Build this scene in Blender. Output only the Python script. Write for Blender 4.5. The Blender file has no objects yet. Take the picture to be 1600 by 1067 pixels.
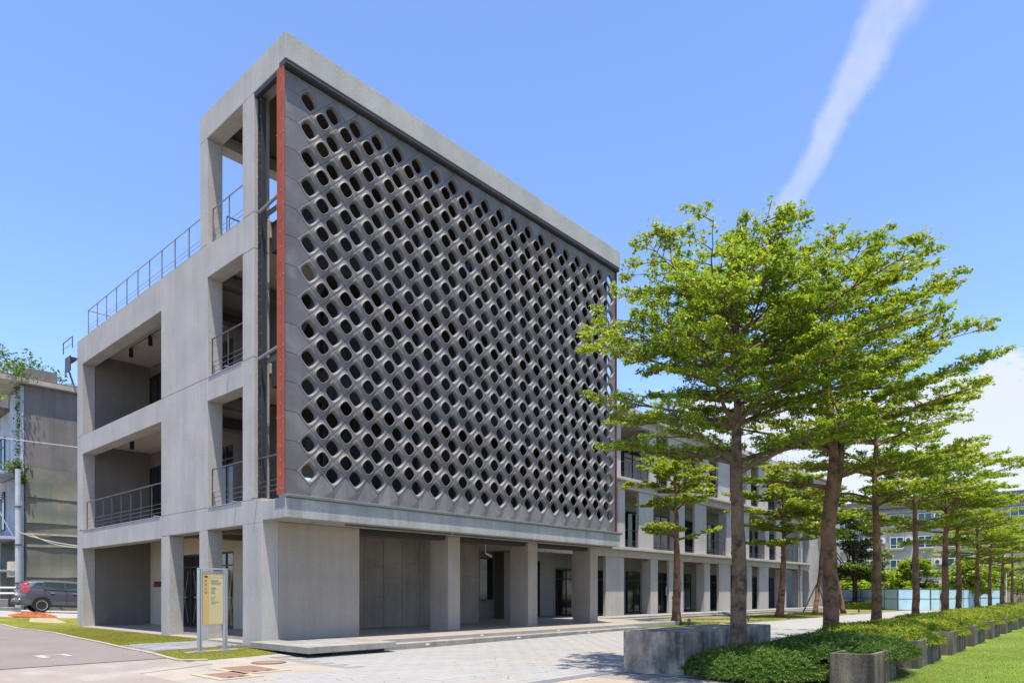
import bpy, bmesh, math, random
import numpy as np
from mathutils import Vector, Matrix
R = math.radians
random.seed(7)
rng = np.random.default_rng(7)
scene = bpy.context.scene
C = scene.collection

# ------------------------------------------------------------------ camera
YAW = 0.7321
cam_d = bpy.data.cameras.new('camera'); cam = bpy.data.objects.new('camera', cam_d); C.objects.link(cam)
cam.location = (-9.8589, -18.4027, 1.5)
cam.rotation_euler = (R(90), 0, YAW - R(90))
cam_d.sensor_width = 36.0; cam_d.lens = 36.0 * 1079.37 / 1600
cam_d.shift_y = (925.14 - 533.5) / 1600
cam_d.clip_end = 2000
scene.camera = cam
scene.render.resolution_x, scene.render.resolution_y = 1024, 682
# ------------------------------------------------------------------ light
SUN_DIR = Vector((-0.15, -0.20, 1.0)).normalized()
w = bpy.data.worlds.new('World'); scene.world = w; w.use_nodes = True
nt = w.node_tree; N = nt.nodes; L = nt.links; N.clear()
def wn(t, **k):
    n = N.new(t)
    for a, b in k.items(): setattr(n, a, b)
    return n
sky = wn('ShaderNodeTexSky', sky_type='NISHITA', sun_disc=False)
sky.sun_elevation = math.asin(SUN_DIR.z); sky.sun_rotation = math.atan2(SUN_DIR.x, SUN_DIR.y)
sky.air_density = 1.0; sky.dust_density = 0.4; sky.ozone_density = 2.0; sky.altitude = 20
SKY_STRENGTH = 0.13
bg = wn('ShaderNodeBackground'); bg.inputs['Strength'].default_value = SKY_STRENGTH
out = wn('ShaderNodeOutputWorld')
def vmath(op, a, b=None):
    n = wn('ShaderNodeVectorMath', operation=op)
    for i, v in enumerate((a, b)):
        if v is None: continue
        if hasattr(v, 'links'): L.new(v, n.inputs[i])
        else: n.inputs[i].default_value = v
    return n.outputs['Value'] if op in ('DOT_PRODUCT', 'LENGTH') else n.outputs[0]
def wmath(op, a, b=None, clamp=False):
    n = wn('ShaderNodeMath', operation=op); n.use_clamp = clamp
    for i, v in enumerate((a, b)):
        if v is None: continue
        if hasattr(v, 'links'): L.new(v, n.inputs[i])
        else: n.inputs[i].default_value = v
    return n.outputs[0]
def wramp(v, a, b, lo=0.0, hi=1.0):
    n = wn('ShaderNodeMapRange', interpolation_type='SMOOTHSTEP')
    L.new(v, n.inputs[0]); n.inputs[1].default_value = a; n.inputs[2].default_value = b
    n.inputs[3].default_value = lo; n.inputs[4].default_value = hi
    return n.outputs[0]
dirv = vmath('NORMALIZE', wn('ShaderNodeTexCoord').outputs['Generated'])
def wnoise(scale, detail=5, rough=.6, off=(0, 0, 0), stretch=(1, 1, 1)):
    m = wn('ShaderNodeMapping'); L.new(dirv, m.inputs[0]); m.inputs['Location'].default_value = off; m.inputs['Scale'].default_value = stretch
    n = wn('ShaderNodeTexNoise'); L.new(m.outputs[0], n.inputs[0]); n.inputs['Scale'].default_value = scale
    n.inputs['Detail'].default_value = detail; n.inputs['Roughness'].default_value = rough
    return n.outputs['Fac']
fw = Vector((math.cos(YAW), math.sin(YAW), 0)); rt = Vector((math.sin(YAW), -math.cos(YAW), 0))
def pxdir(px, py): return (fw + rt * ((px - 800) / 1079.37) + Vector((0, 0, (925.14 - py) / 1079.37))).normalized()
# condensation trail: a band along a great circle of the sky
ta, tb = pxdir(1243, 300), pxdir(1392, 20)
nrm = ta.cross(tb).normalized(); tmid = (ta + tb).normalized(); talong = nrm.cross(tmid).normalized()
dist = vmath('DOT_PRODUCT', dirv, tuple(nrm)); along = vmath('DOT_PRODUCT', dirv, tuple(talong)); fwd = vmath('DOT_PRODUCT', dirv, tuple(tmid))
nz = wmath('SUBTRACT', wnoise(16, 6, .65), .5)
d2 = wmath('ABSOLUTE', wmath('ADD', dist, wmath('MULTIPLY', nz, .032)))
width = wramp(along, -.25, .35, .012, .036)
band = wramp(wmath('DIVIDE', d2, width), 1.15, .35)
band = wmath('MULTIPLY', band, wramp(along, -.24, -.02, 0, 1))
band = wmath('MULTIPLY', band, wramp(along, .75, .5, 0, 1)); band = wmath('MULTIPLY', band, wramp(fwd, .1, .5))
band = wmath('MULTIPLY', band, wramp(wnoise(9, 8, .7, (3, 1, 2)), .28, .62, .55, .95))
band = wmath('MULTIPLY', band, .50)
# low cumulus haze banks
sep = wn('ShaderNodeSeparateXYZ'); L.new(dirv, sep.inputs[0]); el = sep.outputs['Z']
side = vmath('DOT_PRODUCT', dirv, tuple(pxdir(1900, 800)))
cn = wnoise(7.5, 9, .60, (1.4, .2, .35), (1, 1, 2.4))
bias = wmath('ADD', wramp(el, .42, .10, -.38, .28), wramp(side, .45, .93, -.34, .06))
cl = wramp(wmath('ADD', cn, bias), .51, .585)
cl = wmath('MULTIPLY', cl, wramp(el, -.02, .03)); cl = wmath('MULTIPLY', cl, .85)
cover = wmath('MAXIMUM', band, cl, True)
grade = wn('ShaderNodeMix', data_type='RGBA', blend_type='MULTIPLY'); grade.inputs[0].default_value = 1.0
L.new(sky.outputs[0], grade.inputs[6]); grade.inputs[7].default_value = (.93, 1.0, 1.2, 1)
mx = wn('ShaderNodeMix', data_type='RGBA'); L.new(cover, mx.inputs[0]); L.new(grade.outputs[2], mx.inputs[6]); mx.inputs[7].default_value = (3.55, 3.65, 3.95, 1)
L.new(mx.outputs[2], bg.inputs[0]); L.new(bg.outputs[0], out.inputs[0])

sl = bpy.data.lights.new('sun', 'SUN'); sun = bpy.data.objects.new('sun', sl); C.objects.link(sun)
sl.energy = 4.4; sl.angle = R(0.53); sl.color = (1.0, .91, .78)
sun.rotation_euler = SUN_DIR.to_track_quat('Z', 'Y').to_euler()
scene.view_settings.view_transform = 'Standard'; scene.view_settings.look = 'None'
scene.view_settings.exposure = 0.95; scene.view_settings.gamma = 1.0; scene.view_settings.use_curve_mapping = False
scene.render.engine = 'CYCLES'
scene.cycles.use_denoising = True
scene.cycles.max_bounces = 8; scene.cycles.diffuse_bounces = 4

# ------------------------------------------------------------------ materials
MATS = {}
TONE = dict(paver_stone=.73, beige_paver=.73, far_paving=.73, worn_concrete_apron=.76, kerb_concrete=.75, lawn_soil=.72, lawn_soil_bright=.72, grass_blade=.72, grass_blade_dry=.72, dry_lawn=.72,
            almond_leaf=.90, dark_leaf=.8, bush_leaf=.76, bush_leaf_young=.74, infill_mortar=.74, beige_surround=.75, joint_sand=.75, sand=.75, lane_concrete=.75, porch_floor_stone=.85, step_concrete=.8,
            render_concrete=.89, wing_concrete=.86, fascia_concrete=.9, ledge_concrete=.9, trowelled_plaster=.92, grey_block=.8, orange_net=.75, grey_brown_bark=.95, apartment_plaster=.9)
def M(name, col, rough=.85, var=.10, vscale=1.2, bump=.0, bscale=40, metal=0, spec=.4, streak=0, col2=None, c2lo=.5, c2hi=.65, c2scale=.6,
      c2stretch=(1, 1, 1), speck=0, sscale=120, tint=False, trans=0, coat=0, space='Object', rand=0):
    if name in MATS: return MATS[name]
    q = TONE.get(name, 1.0); col = tuple(v * q for v in col); col2 = tuple(v * q for v in col2) if col2 else None
    m = bpy.data.materials.new(name); m.use_nodes = True; t = m.node_tree; n = t.nodes; l = t.links
    b = n['Principled BSDF']; b.inputs['Roughness'].default_value = rough; b.inputs['Metallic'].default_value = metal
    b.inputs['Specular IOR Level'].default_value = spec; b.inputs['Coat Weight'].default_value = coat
    tc = n.new('ShaderNodeTexCoord'); src = tc.outputs['Object']
    if space == 'World': src = n.new('ShaderNodeNewGeometry').outputs['Position']
    def noise(scale, detail=4, stretch=(1, 1, 1), rough_=.55):
        mp = n.new('ShaderNodeMapping'); l.new(src, mp.inputs[0]); mp.inputs['Scale'].default_value = stretch
        x = n.new('ShaderNodeTexNoise'); l.new(mp.outputs[0], x.inputs[0]); x.inputs['Scale'].default_value = scale
        x.inputs['Detail'].default_value = detail; x.inputs['Roughness'].default_value = rough_
        return x.outputs['Fac']
    def rampv(v, a, b_, lo, hi):
        x = n.new('ShaderNodeMapRange'); l.new(v, x.inputs[0])
        for i, q in enumerate((a, b_, lo, hi)): x.inputs[i + 1].default_value = q
        return x.outputs[0]
    def mulc(c, v):
        x = n.new('ShaderNodeMix'); x.data_type = 'RGBA'; x.blend_type = 'MULTIPLY'; x.inputs[0].default_value = 1
        l.new(c, x.inputs[6]); l.new(v, x.inputs[7]); return x.outputs[2]
    rgb = n.new('ShaderNodeRGB'); rgb.outputs[0].default_value = (*col, 1); c = rgb.outputs[0]
    if col2:
        x = n.new('ShaderNodeMix'); x.data_type = 'RGBA'; l.new(rampv(noise(c2scale, 7, c2stretch, .62), c2lo, c2hi, 0, 1), x.inputs[0])
        l.new(c, x.inputs[6]); x.inputs[7].default_value = (*col2, 1); c = x.outputs[2]
    if tint:
        a = n.new('ShaderNodeAttribute'); a.attribute_name = 'tint'; c = mulc(c, a.outputs['Color'])
    if var: c = mulc(c, rampv(noise(vscale, 5), .3, .7, 1 - var, 1 + var))
    if speck: c = mulc(c, rampv(noise(sscale, 2), .35, .65, 1 - speck, 1 + speck))
    if streak: c = mulc(c, rampv(noise(2.2, 5, (1, 1, .07), .65), .42, .68, 1, 1 - streak))
    if rand:
        oi = n.new('ShaderNodeObjectInfo'); c = mulc(c, rampv(oi.outputs['Random'], 0, 1, 1 - rand, 1 + rand))
    l.new(c, b.inputs['Base Color'])
    if bump:
        bp = n.new('ShaderNodeBump'); bp.inputs['Strength'].default_value = bump; bp.inputs['Distance'].default_value = .02
        l.new(noise(bscale, 4), bp.inputs['Height']); l.new(bp.outputs[0], b.inputs['Normal'])
    if trans:
        tr = n.new('ShaderNodeBsdfTranslucent'); l.new(c, tr.inputs[0])
        ms = n.new('ShaderNodeMixShader'); ms.inputs[0].default_value = trans
        l.new(b.outputs[0], ms.inputs[1]); l.new(tr.outputs[0], ms.inputs[2]); l.new(ms.outputs[0], n['Material Output'].inputs[0])
    MATS[name] = m; return m
def concrete(name, col, **k):
    d = dict(rough=.9, var=.09, vscale=.8, bump=.6, bscale=38, streak=.12, speck=.09, sscale=26, spec=.25); d.update(k); return M(name, col, **d)
m_conc = concrete('render_concrete', (.455, .43, .395))
m_shade_black = M('interior_shade_black', (.035, .035, .036), .8, .1)  # near-black that paints the shade behind the screen
m_porch = concrete('trowelled_plaster', (.37, .32, .265), speck=.10)
m_board = concrete('board_marked_concrete', (.27, .24, .20), var=.14, streak=.2, rand=.06)
m_wing = concrete('wing_concrete', (.47, .44, .40), streak=.12)
m_conc_shade = concrete('shaded_wall_concrete', (.18, .16, .14))  # facade concrete with the shade of recessed walls put into its colour
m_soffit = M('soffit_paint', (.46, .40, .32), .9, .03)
m_floor = M('porch_floor_stone', (.38, .34, .29), .45, .08, 1.5, speck=.06, sscale=60)
m_steel = M('dark_steel', (.035, .037, .04), .45, .1, 3, spec=.5)
m_flange = M('grey_green_steel', (.13, .145, .145), .5, .1, 3)
m_orange = M('red_oxide_steel', (.35, .066, .02), .55, .15, 2, streak=.2, bump=.1)
m_red = M('maroon_steel', (.15, .034, .03), .5, .1)
m_rail = M('rail_steel', (.10, .10, .105), .4, .05, metal=.3)
m_tile = M('cast_screen_tile', (.155, .145, .142), .62, .10, 2.5, bump=.15, bscale=30, speck=.08, sscale=50, streak=.12, rand=.11, spec=.4, col2=(.19, .175, .165), c2lo=.45, c2hi=.7, c2scale=1.5)
m_glass = M('dark_glass', (.012, .014, .016), .06, 0, spec=.6)
m_glassb = M('blue_glass', (.04, .10, .115), .08, 0, spec=.6)
m_frame = M('black_frame', (.02, .02, .022), .4, 0)
m_white = M('white_paint', (.72, .72, .70), .6, .05)
m_brass = M('gilt_bar', (.35, .25, .10), .4, 0, metal=.5)
m_wood = M('pale_wood', (.42, .24, .11), .6, .12, 6)
m_paver = M('paver_stone', (.37, .365, .35), .85, .05, .8, col2=(.43, .375, .28), c2lo=.53, c2hi=.74, c2scale=.35, bump=.2, bscale=50, speck=.05, sscale=35, rand=.022, space='World')
m_paver2 = M('beige_paver', (.42, .37, .28), .85, .08, .8, bump=.2, bscale=50, speck=.05, sscale=35, rand=.07, space='World')
m_joint = M('joint_sand', (.27, .25, .22), .95, .1, 3)
m_plaza = M('far_paving', (.37, .365, .35), .85, .06, .5, col2=(.43, .38, .29), c2lo=.56, c2hi=.74, c2scale=.25, speck=.04, sscale=20)
m_pink = M('worn_concrete_apron', (.31, .27, .235), .9, .07, .7, col2=(.38, .36, .34), c2lo=.5, c2hi=.7, c2scale=.8, speck=.08, sscale=50, bump=.2)
m_asph = M('asphalt', (.185, .16, .15), .9, .10, .5, bump=.5, bscale=90, speck=.22, sscale=90, col2=(.15, .13, .125), c2lo=.5, c2hi=.7, c2scale=1.0)
m_kerb = concrete('kerb_concrete', (.42, .38, .30), rand=.06)
m_lawn = M('lawn_soil', (.21, .23, .035), .95, .25, .9, col2=(.34, .26, .10), c2lo=.56, c2hi=.78, c2scale=.5, speck=.25, sscale=40, spec=.1)
m_lawnr = M('lawn_soil_bright', (.17, .25, .04), .95, .22, .5, col2=(.24, .24, .07), c2lo=.55, c2hi=.75, c2scale=.45, speck=.2, sscale=40, spec=.1)
m_blade = M('grass_blade', (.23, .32, .05), .7, .1, .6, tint=True, trans=.35, spec=.2, space='World')
m_bladel = M('grass_blade_dry', (.29, .30, .05), .7, .1, .6, tint=True, trans=.35, spec=.2, space='World')
m_dry = M('dry_lawn', (.30, .25, .13), .95, .15, .9, col2=(.14, .18, .03), c2lo=.42, c2hi=.58, c2scale=.35, speck=.15, sscale=30, spec=.1)
m_old = concrete('weathered_grey_render', (.19, .17, .15), var=.16, streak=.25, vscale=.4, col2=(.19, .18, .165), c2lo=.45, c2hi=.65, c2scale=1.2)
m_planter = concrete('stained_concrete', (.19, .16, .12), var=.3, vscale=1.2, streak=.62, col2=(.05, .045, .038), c2lo=.40, c2hi=.62, c2scale=1.3, c2stretch=(2.4, 2.4, .35))
m_block = concrete('mottled_concrete', (.37, .315, .24), var=.22, vscale=2.0, streak=.4, col2=(.07, .067, .06), c2lo=.44, c2hi=.66, c2scale=1.6, c2stretch=(1.6, 1.6, .7))
m_soil = M('soil', (.05, .035, .02), 1, .2)
m_bark1 = M('grey_brown_bark', (.15, .10, .06), .95, .3, 2.6, bump=.9, bscale=9, col2=(.045, .034, .026), c2lo=.50, c2hi=.62, c2scale=3.4, speck=.15, sscale=30)
m_bark2 = M('red_brown_bark', (.20, .105, .055), .95, .3, 2.6, bump=.9, bscale=9, col2=(.055, .036, .026), c2lo=.50, c2hi=.64, c2scale=3.4, speck=.15, sscale=30)
m_leaf = M('almond_leaf', (.24, .375, .026), .42, .12, .5, tint=True, trans=.52, spec=.35, space='World')
m_leafd = M('dark_leaf', (.10, .18, .02), .5, .15, .5, tint=True, trans=.35, spec=.3, space='World')
m_bush = M('bush_leaf', (.085, .19, .02), .5, .12, .8, tint=True, trans=.35, spec=.3, space='World')
m_bushy = M('bush_leaf_young', (.25, .37, .02), .5, .12, .8, tint=True, trans=.35, spec=.3, space='World')
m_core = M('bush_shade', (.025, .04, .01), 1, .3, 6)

# ------------------------------------------------------------------ helpers
class MB:
    def __init__(s): s.v = []; s.f = []
    def add(s, vs, fs):
        k = len(s.v); s.v += [tuple(p) for p in vs]; s.f += [tuple(i + k for i in f) for f in fs]; return s
    def box(s, x0, x1, y0, y1, z0, z1):
        return s.add([(x0, y0, z0), (x1, y0, z0), (x1, y1, z0), (x0, y1, z0), (x0, y0, z1), (x1, y0, z1), (x1, y1, z1), (x0, y1, z1)],
                     [(0, 3, 2, 1), (4, 5, 6, 7), (0, 1, 5, 4), (1, 2, 6, 5), (2, 3, 7, 6), (3, 0, 4, 7)])
    def prism(s, poly, z0, z1):          # poly counter-clockwise
        n = len(poly); g = (lambda z, p: z(*p) if callable(z) else z)
        vs = [(p[0], p[1], g(z0, p)) for p in poly] + [(p[0], p[1], g(z1, p)) for p in poly]
        return s.add(vs, [tuple(range(n - 1, -1, -1)), tuple(range(n, 2 * n))] + [(i, (i + 1) % n, n + (i + 1) % n, n + i) for i in range(n)])
    def tube(s, pts, rad, n=8, cap=True, ph=0):
        pts = [Vector(p) for p in pts]
        if not isinstance(rad, (list, tuple)): rad = [rad] * len(pts)
        vs = []; up = None
        for i, p in enumerate(pts):
            d = (pts[min(i + 1, len(pts) - 1)] - pts[max(i - 1, 0)]).normalized()
            a = d.orthogonal().normalized() if up is None else (up - d * up.dot(d)).normalized()
            up = a; b = d.cross(a)
            for k in range(n):
                t = 2 * math.pi * k / n + ph; vs.append(p + (a * math.cos(t) + b * math.sin(t)) * rad[i])
        fs = [(i * n + k, i * n + (k + 1) % n, (i + 1) * n + (k + 1) % n, (i + 1) * n + k) for i in range(len(pts) - 1) for k in range(n)]
        if cap: fs += [tuple(range(n - 1, -1, -1)), tuple((len(pts) - 1) * n + k for k in range(n))]
        return s.add(vs, fs)
    def mesh(s, name):
        me = bpy.data.meshes.new(name); me.from_pydata(s.v, [], s.f); me.update(); return me
def worg(p):
    o = Vector((0, 0, 0))
    while p is not None: o += p.location; p = p.parent
    return o
def tag(o, label=None, cat=None, group=None, kind=None):
    if label: o['label'] = label
    if cat: o['category'] = cat
    if group: o['group'] = group
    if kind: o['kind'] = kind
    return o
def obj(name, mb, mat, parent=None, loc=None, local=False, smooth=False, bevel=0, label=None, kind=None):
    """mb in world coordinates unless local; the origin of a top-level mesh is put at loc"""
    me = mb if isinstance(mb, bpy.types.Mesh) else mb.mesh(name)
    o = bpy.data.objects.new(name, me); C.objects.link(o); o.parent = parent
    if loc is not None: o.location = loc
    if not local:
        sh = worg(o) if loc is not None else worg(parent)
        if sh.length: me.transform(Matrix.Translation(-sh))
    if mat and not me.materials: me.materials.append(mat)
    if smooth: me.polygons.foreach_set('use_smooth', [True] * len(me.polygons))
    if bevel:
        b = o.modifiers.new('bevel', 'BEVEL'); b.width = bevel; b.segments = 1; b.limit_method = 'ANGLE'
    if label: o['label'] = label
    if kind: o['kind'] = kind
    return o
def box(name, mat, parent, x0, x1, y0, y1, z0, z1, bevel=0, label=None):
    return obj(name, MB().box(x0, x1, y0, y1, z0, z1), mat, parent, bevel=bevel, label=label)
def thing(name, label, cat, loc=(0, 0, 0), rz=0, group=None, kind=None):
    o = bpy.data.objects.new(name, None); C.objects.link(o); o.location = loc; o.rotation_euler = (0, 0, rz); o.empty_display_size = .3
    return tag(o, label, cat, group, kind)
def dup(root, loc=None, rz=None, scale=None, label=None, group=None):
    r = root.copy(); C.objects.link(r)
    if loc is not None: r.location = loc
    if rz is not None: r.rotation_euler = (0, 0, rz)
    if scale is not None: r.scale = scale
    if label: r['label'] = label
    if group: r['group'] = group
    for ch in list(root.children):
        c = ch.copy(); C.objects.link(c); c.parent = r
        for g in ch.children:
            d = g.copy(); C.objects.link(d); d.parent = c
    return r
def sm(a, b, t):
    t = min(1, max(0, (t - a) / (b - a))); return t * t * (3 - 2 * t)
def H(x, y):                              # ground level
    b = -.17 + .0065 * min(max(x - 2, 0), 16)
    Lh = .13 * sm(-4, 1, y) + .04 * sm(1, 5, y)
    Rh = sm(15, 24, y) * (.5 - .05 * max(-6, min(6, x))) + max(0, min(y - 24, 20)) * .01
    wt = 1 - sm(.5, 4, x)
    if y > 10: wt = max(wt, sm(10, 14, y) * (1 - sm(8, 14, x)))
    return b + wt * (Lh + Rh)
def sheet(name, poly, mat, dz=0, step=1.0, parent=None, thick=0, kind='structure'):
    bm = bmesh.new(); f = bm.faces.new([bm.verts.new((p[0], p[1], 0)) for p in poly])
    xs = [p[0] for p in poly]; ys = [p[1] for p in poly]
    for ax, lo, hi in ((0, min(xs), max(xs)), (1, min(ys), max(ys))):
        a = lo; 
        while a < hi:
            if hi - lo < 60 or -12 < a < 40: a += step
            else: a += step * 8
            no = (1, 0, 0) if ax == 0 else (0, 1, 0)
            bmesh.ops.bisect_plane(bm, geom=bm.verts[:] + bm.edges[:] + bm.faces[:], plane_co=(a if ax == 0 else 0, a if ax == 1 else 0, 0), plane_no=no, dist=1e-5)
    bmesh.ops.triangulate(bm, faces=bm.faces[:])
    bm.normal_update()
    if next(iter(bm.faces)).normal.z < 0: bmesh.ops.reverse_faces(bm, faces=bm.faces[:])
    for v in bm.verts: v.co.z = H(v.co.x, v.co.y) + dz
    if thick:
        r = bmesh.ops.extrude_face_region(bm, geom=bm.faces[:])
        for v in [e for e in r['geom'] if isinstance(e, bmesh.types.BMVert)]: pass
        top = [e for e in r['geom'] if isinstance(e, bmesh.types.BMVert)]
        for v in top: v.co.z += thick
        bmesh.ops.recalc_face_normals(bm, faces=bm.faces[:])
    me = bpy.data.meshes.new(name); bm.to_mesh(me); bm.free()
    o = obj(name, me, mat, parent)
    if kind and parent is None: o['kind'] = kind
    return o
def npmesh(name, V, F, mat, tint=None, k=4):
    """V (n,3) F (m,k) numpy"""
    me = bpy.data.meshes.new(name); nf = len(F)
    me.vertices.add(len(V)); me.vertices.foreach_set('co', np.asarray(V, np.float32).ravel())
    me.loops.add(nf * k); me.loops.foreach_set('vertex_index', np.asarray(F, np.int32).ravel())
    me.polygons.add(nf); me.polygons.foreach_set('loop_start', np.arange(0, nf * k, k, dtype=np.int32)); 
    if tint is not None:
        a = me.attributes.new('tint', 'FLOAT_COLOR', 'POINT'); a.data.foreach_set('color', np.asarray(tint, np.float32).ravel())
    me.update(calc_edges=True); me.materials.append(mat); return me

# ================================================================== SETTING
ground = sheet('ground', [(-400, -300), (500, -300), (500, 500), (-400, 500)], m_dry, -.25, 2.0)
road_poly = [(-60, -1.05), (-3.03, -1.0), (-2.97, -.1), (-2.89, 2.82), (-2.6, 7.2), (-2.25, 11), (-2.15, 14), (-2.5, 17.5), (-4, 21), (-7, 25), (-12, 30), (-60, 60)]
sheet('road', road_poly, m_asph, .0)
sheet('apron', [(-60, -60), (-4.4, -60), (-4.4, -3.2), (-2.6, -2.6), (-2.9, -1.95), (-3.0, -1.06), (-60, -1.11)], m_pink, -.004)
sheet('lane', [(-60, 62), (-9.5, 26.2), (-4, 21.3), (-1, 20.1), (14, 18.2), (30, 18.2), (30, 29.9), (-60, 90)], M('lane_concrete', (.40, .38, .35), .9, .08, .6, speck=.06, sscale=30), -.012)
# left lawn, bounded by the kerb
lawn_l = [(-2.92, -1.85), (-.42, -1.62), (.05, -.6), (.05, 16.4), (6, 16.4), (6, 19.3), (-.2, 19.95), (-3.8, 21.0), (-2.38, 17.5), (-2.03, 14), (-2.13, 11), (-2.48, 7.2), (-2.77, 2.82), (-2.85, -.1)]
lawn = sheet('lawn', lawn_l, m_lawn, -.006, .7)
kl = thing('kerb', None, None, (-2.9, 0, 0), kind='structure')
ctr = [(-2.42, -1.93), (-2.96, -1.90), (-3.0, -1.08), (-2.93, -.1), (-2.83, 2.82), (-2.54, 7.2), (-2.19, 11), (-2.09, 14), (-2.44, 17.5), (-3.9, 21.05)]
def resample(pts, step):
    o = []; P = [Vector((*p, 0)) for p in pts]; carry = 0; o.append(P[0])
    for a, b in zip(P, P[1:]):
        d = (b - a).length; t = step - carry
        while t <= d: o.append(a + (b - a) * (t / d)); t += step
        carry = d - (t - step)
    return o
kp = resample(ctr, .8)
for a, b in zip(kp, kp[1:]):
    d = (b - a).normalized(); n_ = Vector((-d.y, d.x, 0)) * .055; a2 = a + d * .004; b2 = b - d * .004
    poly = [(a2 - n_)[:2], (b2 - n_)[:2], (b2 + n_)[:2], (a2 + n_)[:2]]
    obj('kerb_stone', MB().prism(poly, lambda x, y: H(x, y) - .06, lambda x, y: H(x, y) + .03), m_kerb, kl, bevel=.006)
# lane edge kerb behind the lawn
box('kerb_strip', m_kerb, kl, -.9, .0, 17.4, 17.5, -.05, .07)
# painted mark on the asphalt: a bent letter-like stroke
mk = MB()
for x0, x1, y0, y1 in ((-5.15, -5.0, .65, 1.45), (-5.0, -4.5, 1.33, 1.45), (-4.6, -4.5, .75, 1.33)):
    mk.add([(x0, y0, H(x0, y0) + .006), (x1, y0, H(x1, y0) + .006), (x1, y1, H(x1, y1) + .006), (x0, y1, H(x0, y1) + .006)], [(0, 1, 2, 3)])
tag(obj('road_marking', mk, M('road_paint', (.42, .38, .31), .8, .2, 4), loc=(-5, 1, 0)), 'worn pale painted hook mark on the grey asphalt road', 'road marking')
# plaza sheet under the pavers, and beyond them
pl_poly = [(-4.4, -60), (1.6, -60), (1.6, -14.9), (7.0, -14.7), (90, -14.0), (90, -3.6), (20.0, -3.7), (17.0, -2.42), (2.4, -2.42), (-.42, -1.62 - .35), (-2.92, -1.98), (-2.6, -2.6), (-4.4, -3.2)]
plaza = sheet('plaza', pl_poly, m_joint, -.022, 1.0)
sheet('far_plaza', [(20.05, -12.5), (90, -12.5), (90, -3.6), (20.05, -3.7)], m_plaza, -.008, 2.0)
sheet('plaza_edge', [(2.6, -14.7), (60, -14.2), (60, -12.4), (20, -10.06), (20, -10.36), (2.6, -10.36)], m_plaza, -.010, 1.5)
sheet('verge', [(16.95, -3.0), (20.0, -3.66), (92, -3.4), (92, 2.3), (55, 2.3), (16.95, 2.35)], m_dry, -.012, 1.0)
# pavers, one by one
PW, PD = .6, .3
cells = []
for j in range(0, 26):
    y0 = -10.06 + j * PD
    for i in range(-4, 46):
        x0 = -4.35 + (i + .5 * (j % 2)) * PW + 1.2
        if x0 < -4.38 or x0 + PW > 20.05: continue
        if x0 < 2.4 and y0 + PD > -2.05: continue
        if y0 + PD > -2.44 and x0 < 17: continue
        if x0 > 17 and y0 + PD > -2.45 - (x0 - 17) * .41: continue
        if x0 < -1.0 and y0 > -5.75: continue
        cells.append((x0, y0))
for j in range(0, 12):                     # beige strip below the drain
    y0 = -10.36 - PD * (j + 1)
    for i in range(-6, 5):
        x0 = -1.6 + i * .6
        if x0 < -4.3 or (x0 + .6 > 2.6): continue
        cells.append((x0, y0))
CX, CY = cam.location.x, cam.location.y
# the covers set in the paving
covers = [(-2.85, -4.72, -2.1, -3.35), (-3.62, -5.30, -3.05, -4.30)]
def covered(x0, y0):
    for a, b, c, d in covers:
        if x0 + PW > a - .02 and x0 < c + .02 and y0 + PD > b - .02 and y0 < d + .02: return True
    return (x0 + .3 + 1.5) ** 2 + (y0 + .15 + 3.1) ** 2 < .42 ** 2
cells = [c for c in cells if not covered(*c)]
cells.sort(key=lambda c: (c[0] - CX) ** 2 + (c[1] - CY) ** 2)
def paver_mb(mb, x0, y0, x1, y1, g=.0025, org=(0, 0, 0), dz=0):
    h = .02; xs = (x0 + g, x1 - g); ys = (y0 + g, y1 - g); e = .006
    zz = H((x0 + x1) / 2, (y0 + y1) / 2) - .004 + dz
    ox, oy, oz = org
    b = [(xs[0], ys[0], zz - h), (xs[1], ys[0], zz - h), (xs[1], ys[1], zz - h), (xs[0], ys[1], zz - h),
         (xs[0] + e, ys[0] + e, zz), (xs[1] - e, ys[0] + e, zz), (xs[1] - e, ys[1] - e, zz), (xs[0] + e, ys[1] - e, zz)]
    mb.add([(p[0] - ox, p[1] - oy, p[2] - oz) for p in b], [(4, 5, 6, 7), (0, 1, 5, 4), (1, 2, 6, 5), (2, 3, 7, 6), (3, 0, 4, 7)])
pm = MB(); paver_mb(pm, 0, 0, PW, PD, org=(0, 0, H(.3, .15))); pav_me = pm.mesh('paver'); pav_me.materials.append(m_paver)
pav_me2 = pav_me.copy(); pav_me2.materials.clear(); pav_me2.materials.append(m_paver2)
rest = MB(); rest2 = MB()
for k, (x0, y0) in enumerate(cells):
    low = y0 < -10.3
    if k < 300:
        o = bpy.data.objects.new('paver', pav_me2 if low else pav_me); C.objects.link(o); o.parent = plaza
        o.location = (x0, y0, H(x0 + .3, y0 + .15) + random.uniform(-.0015, .0015))
    else: paver_mb(rest2 if low else rest, x0, y0, x0 + PW, y0 + PD, dz=random.uniform(-.0015, .0015))
obj('paver_field', rest, m_paver, plaza, kind='stuff')
if rest2.v: obj('beige_paver_field', rest2, m_paver2, plaza, kind='stuff')
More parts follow.
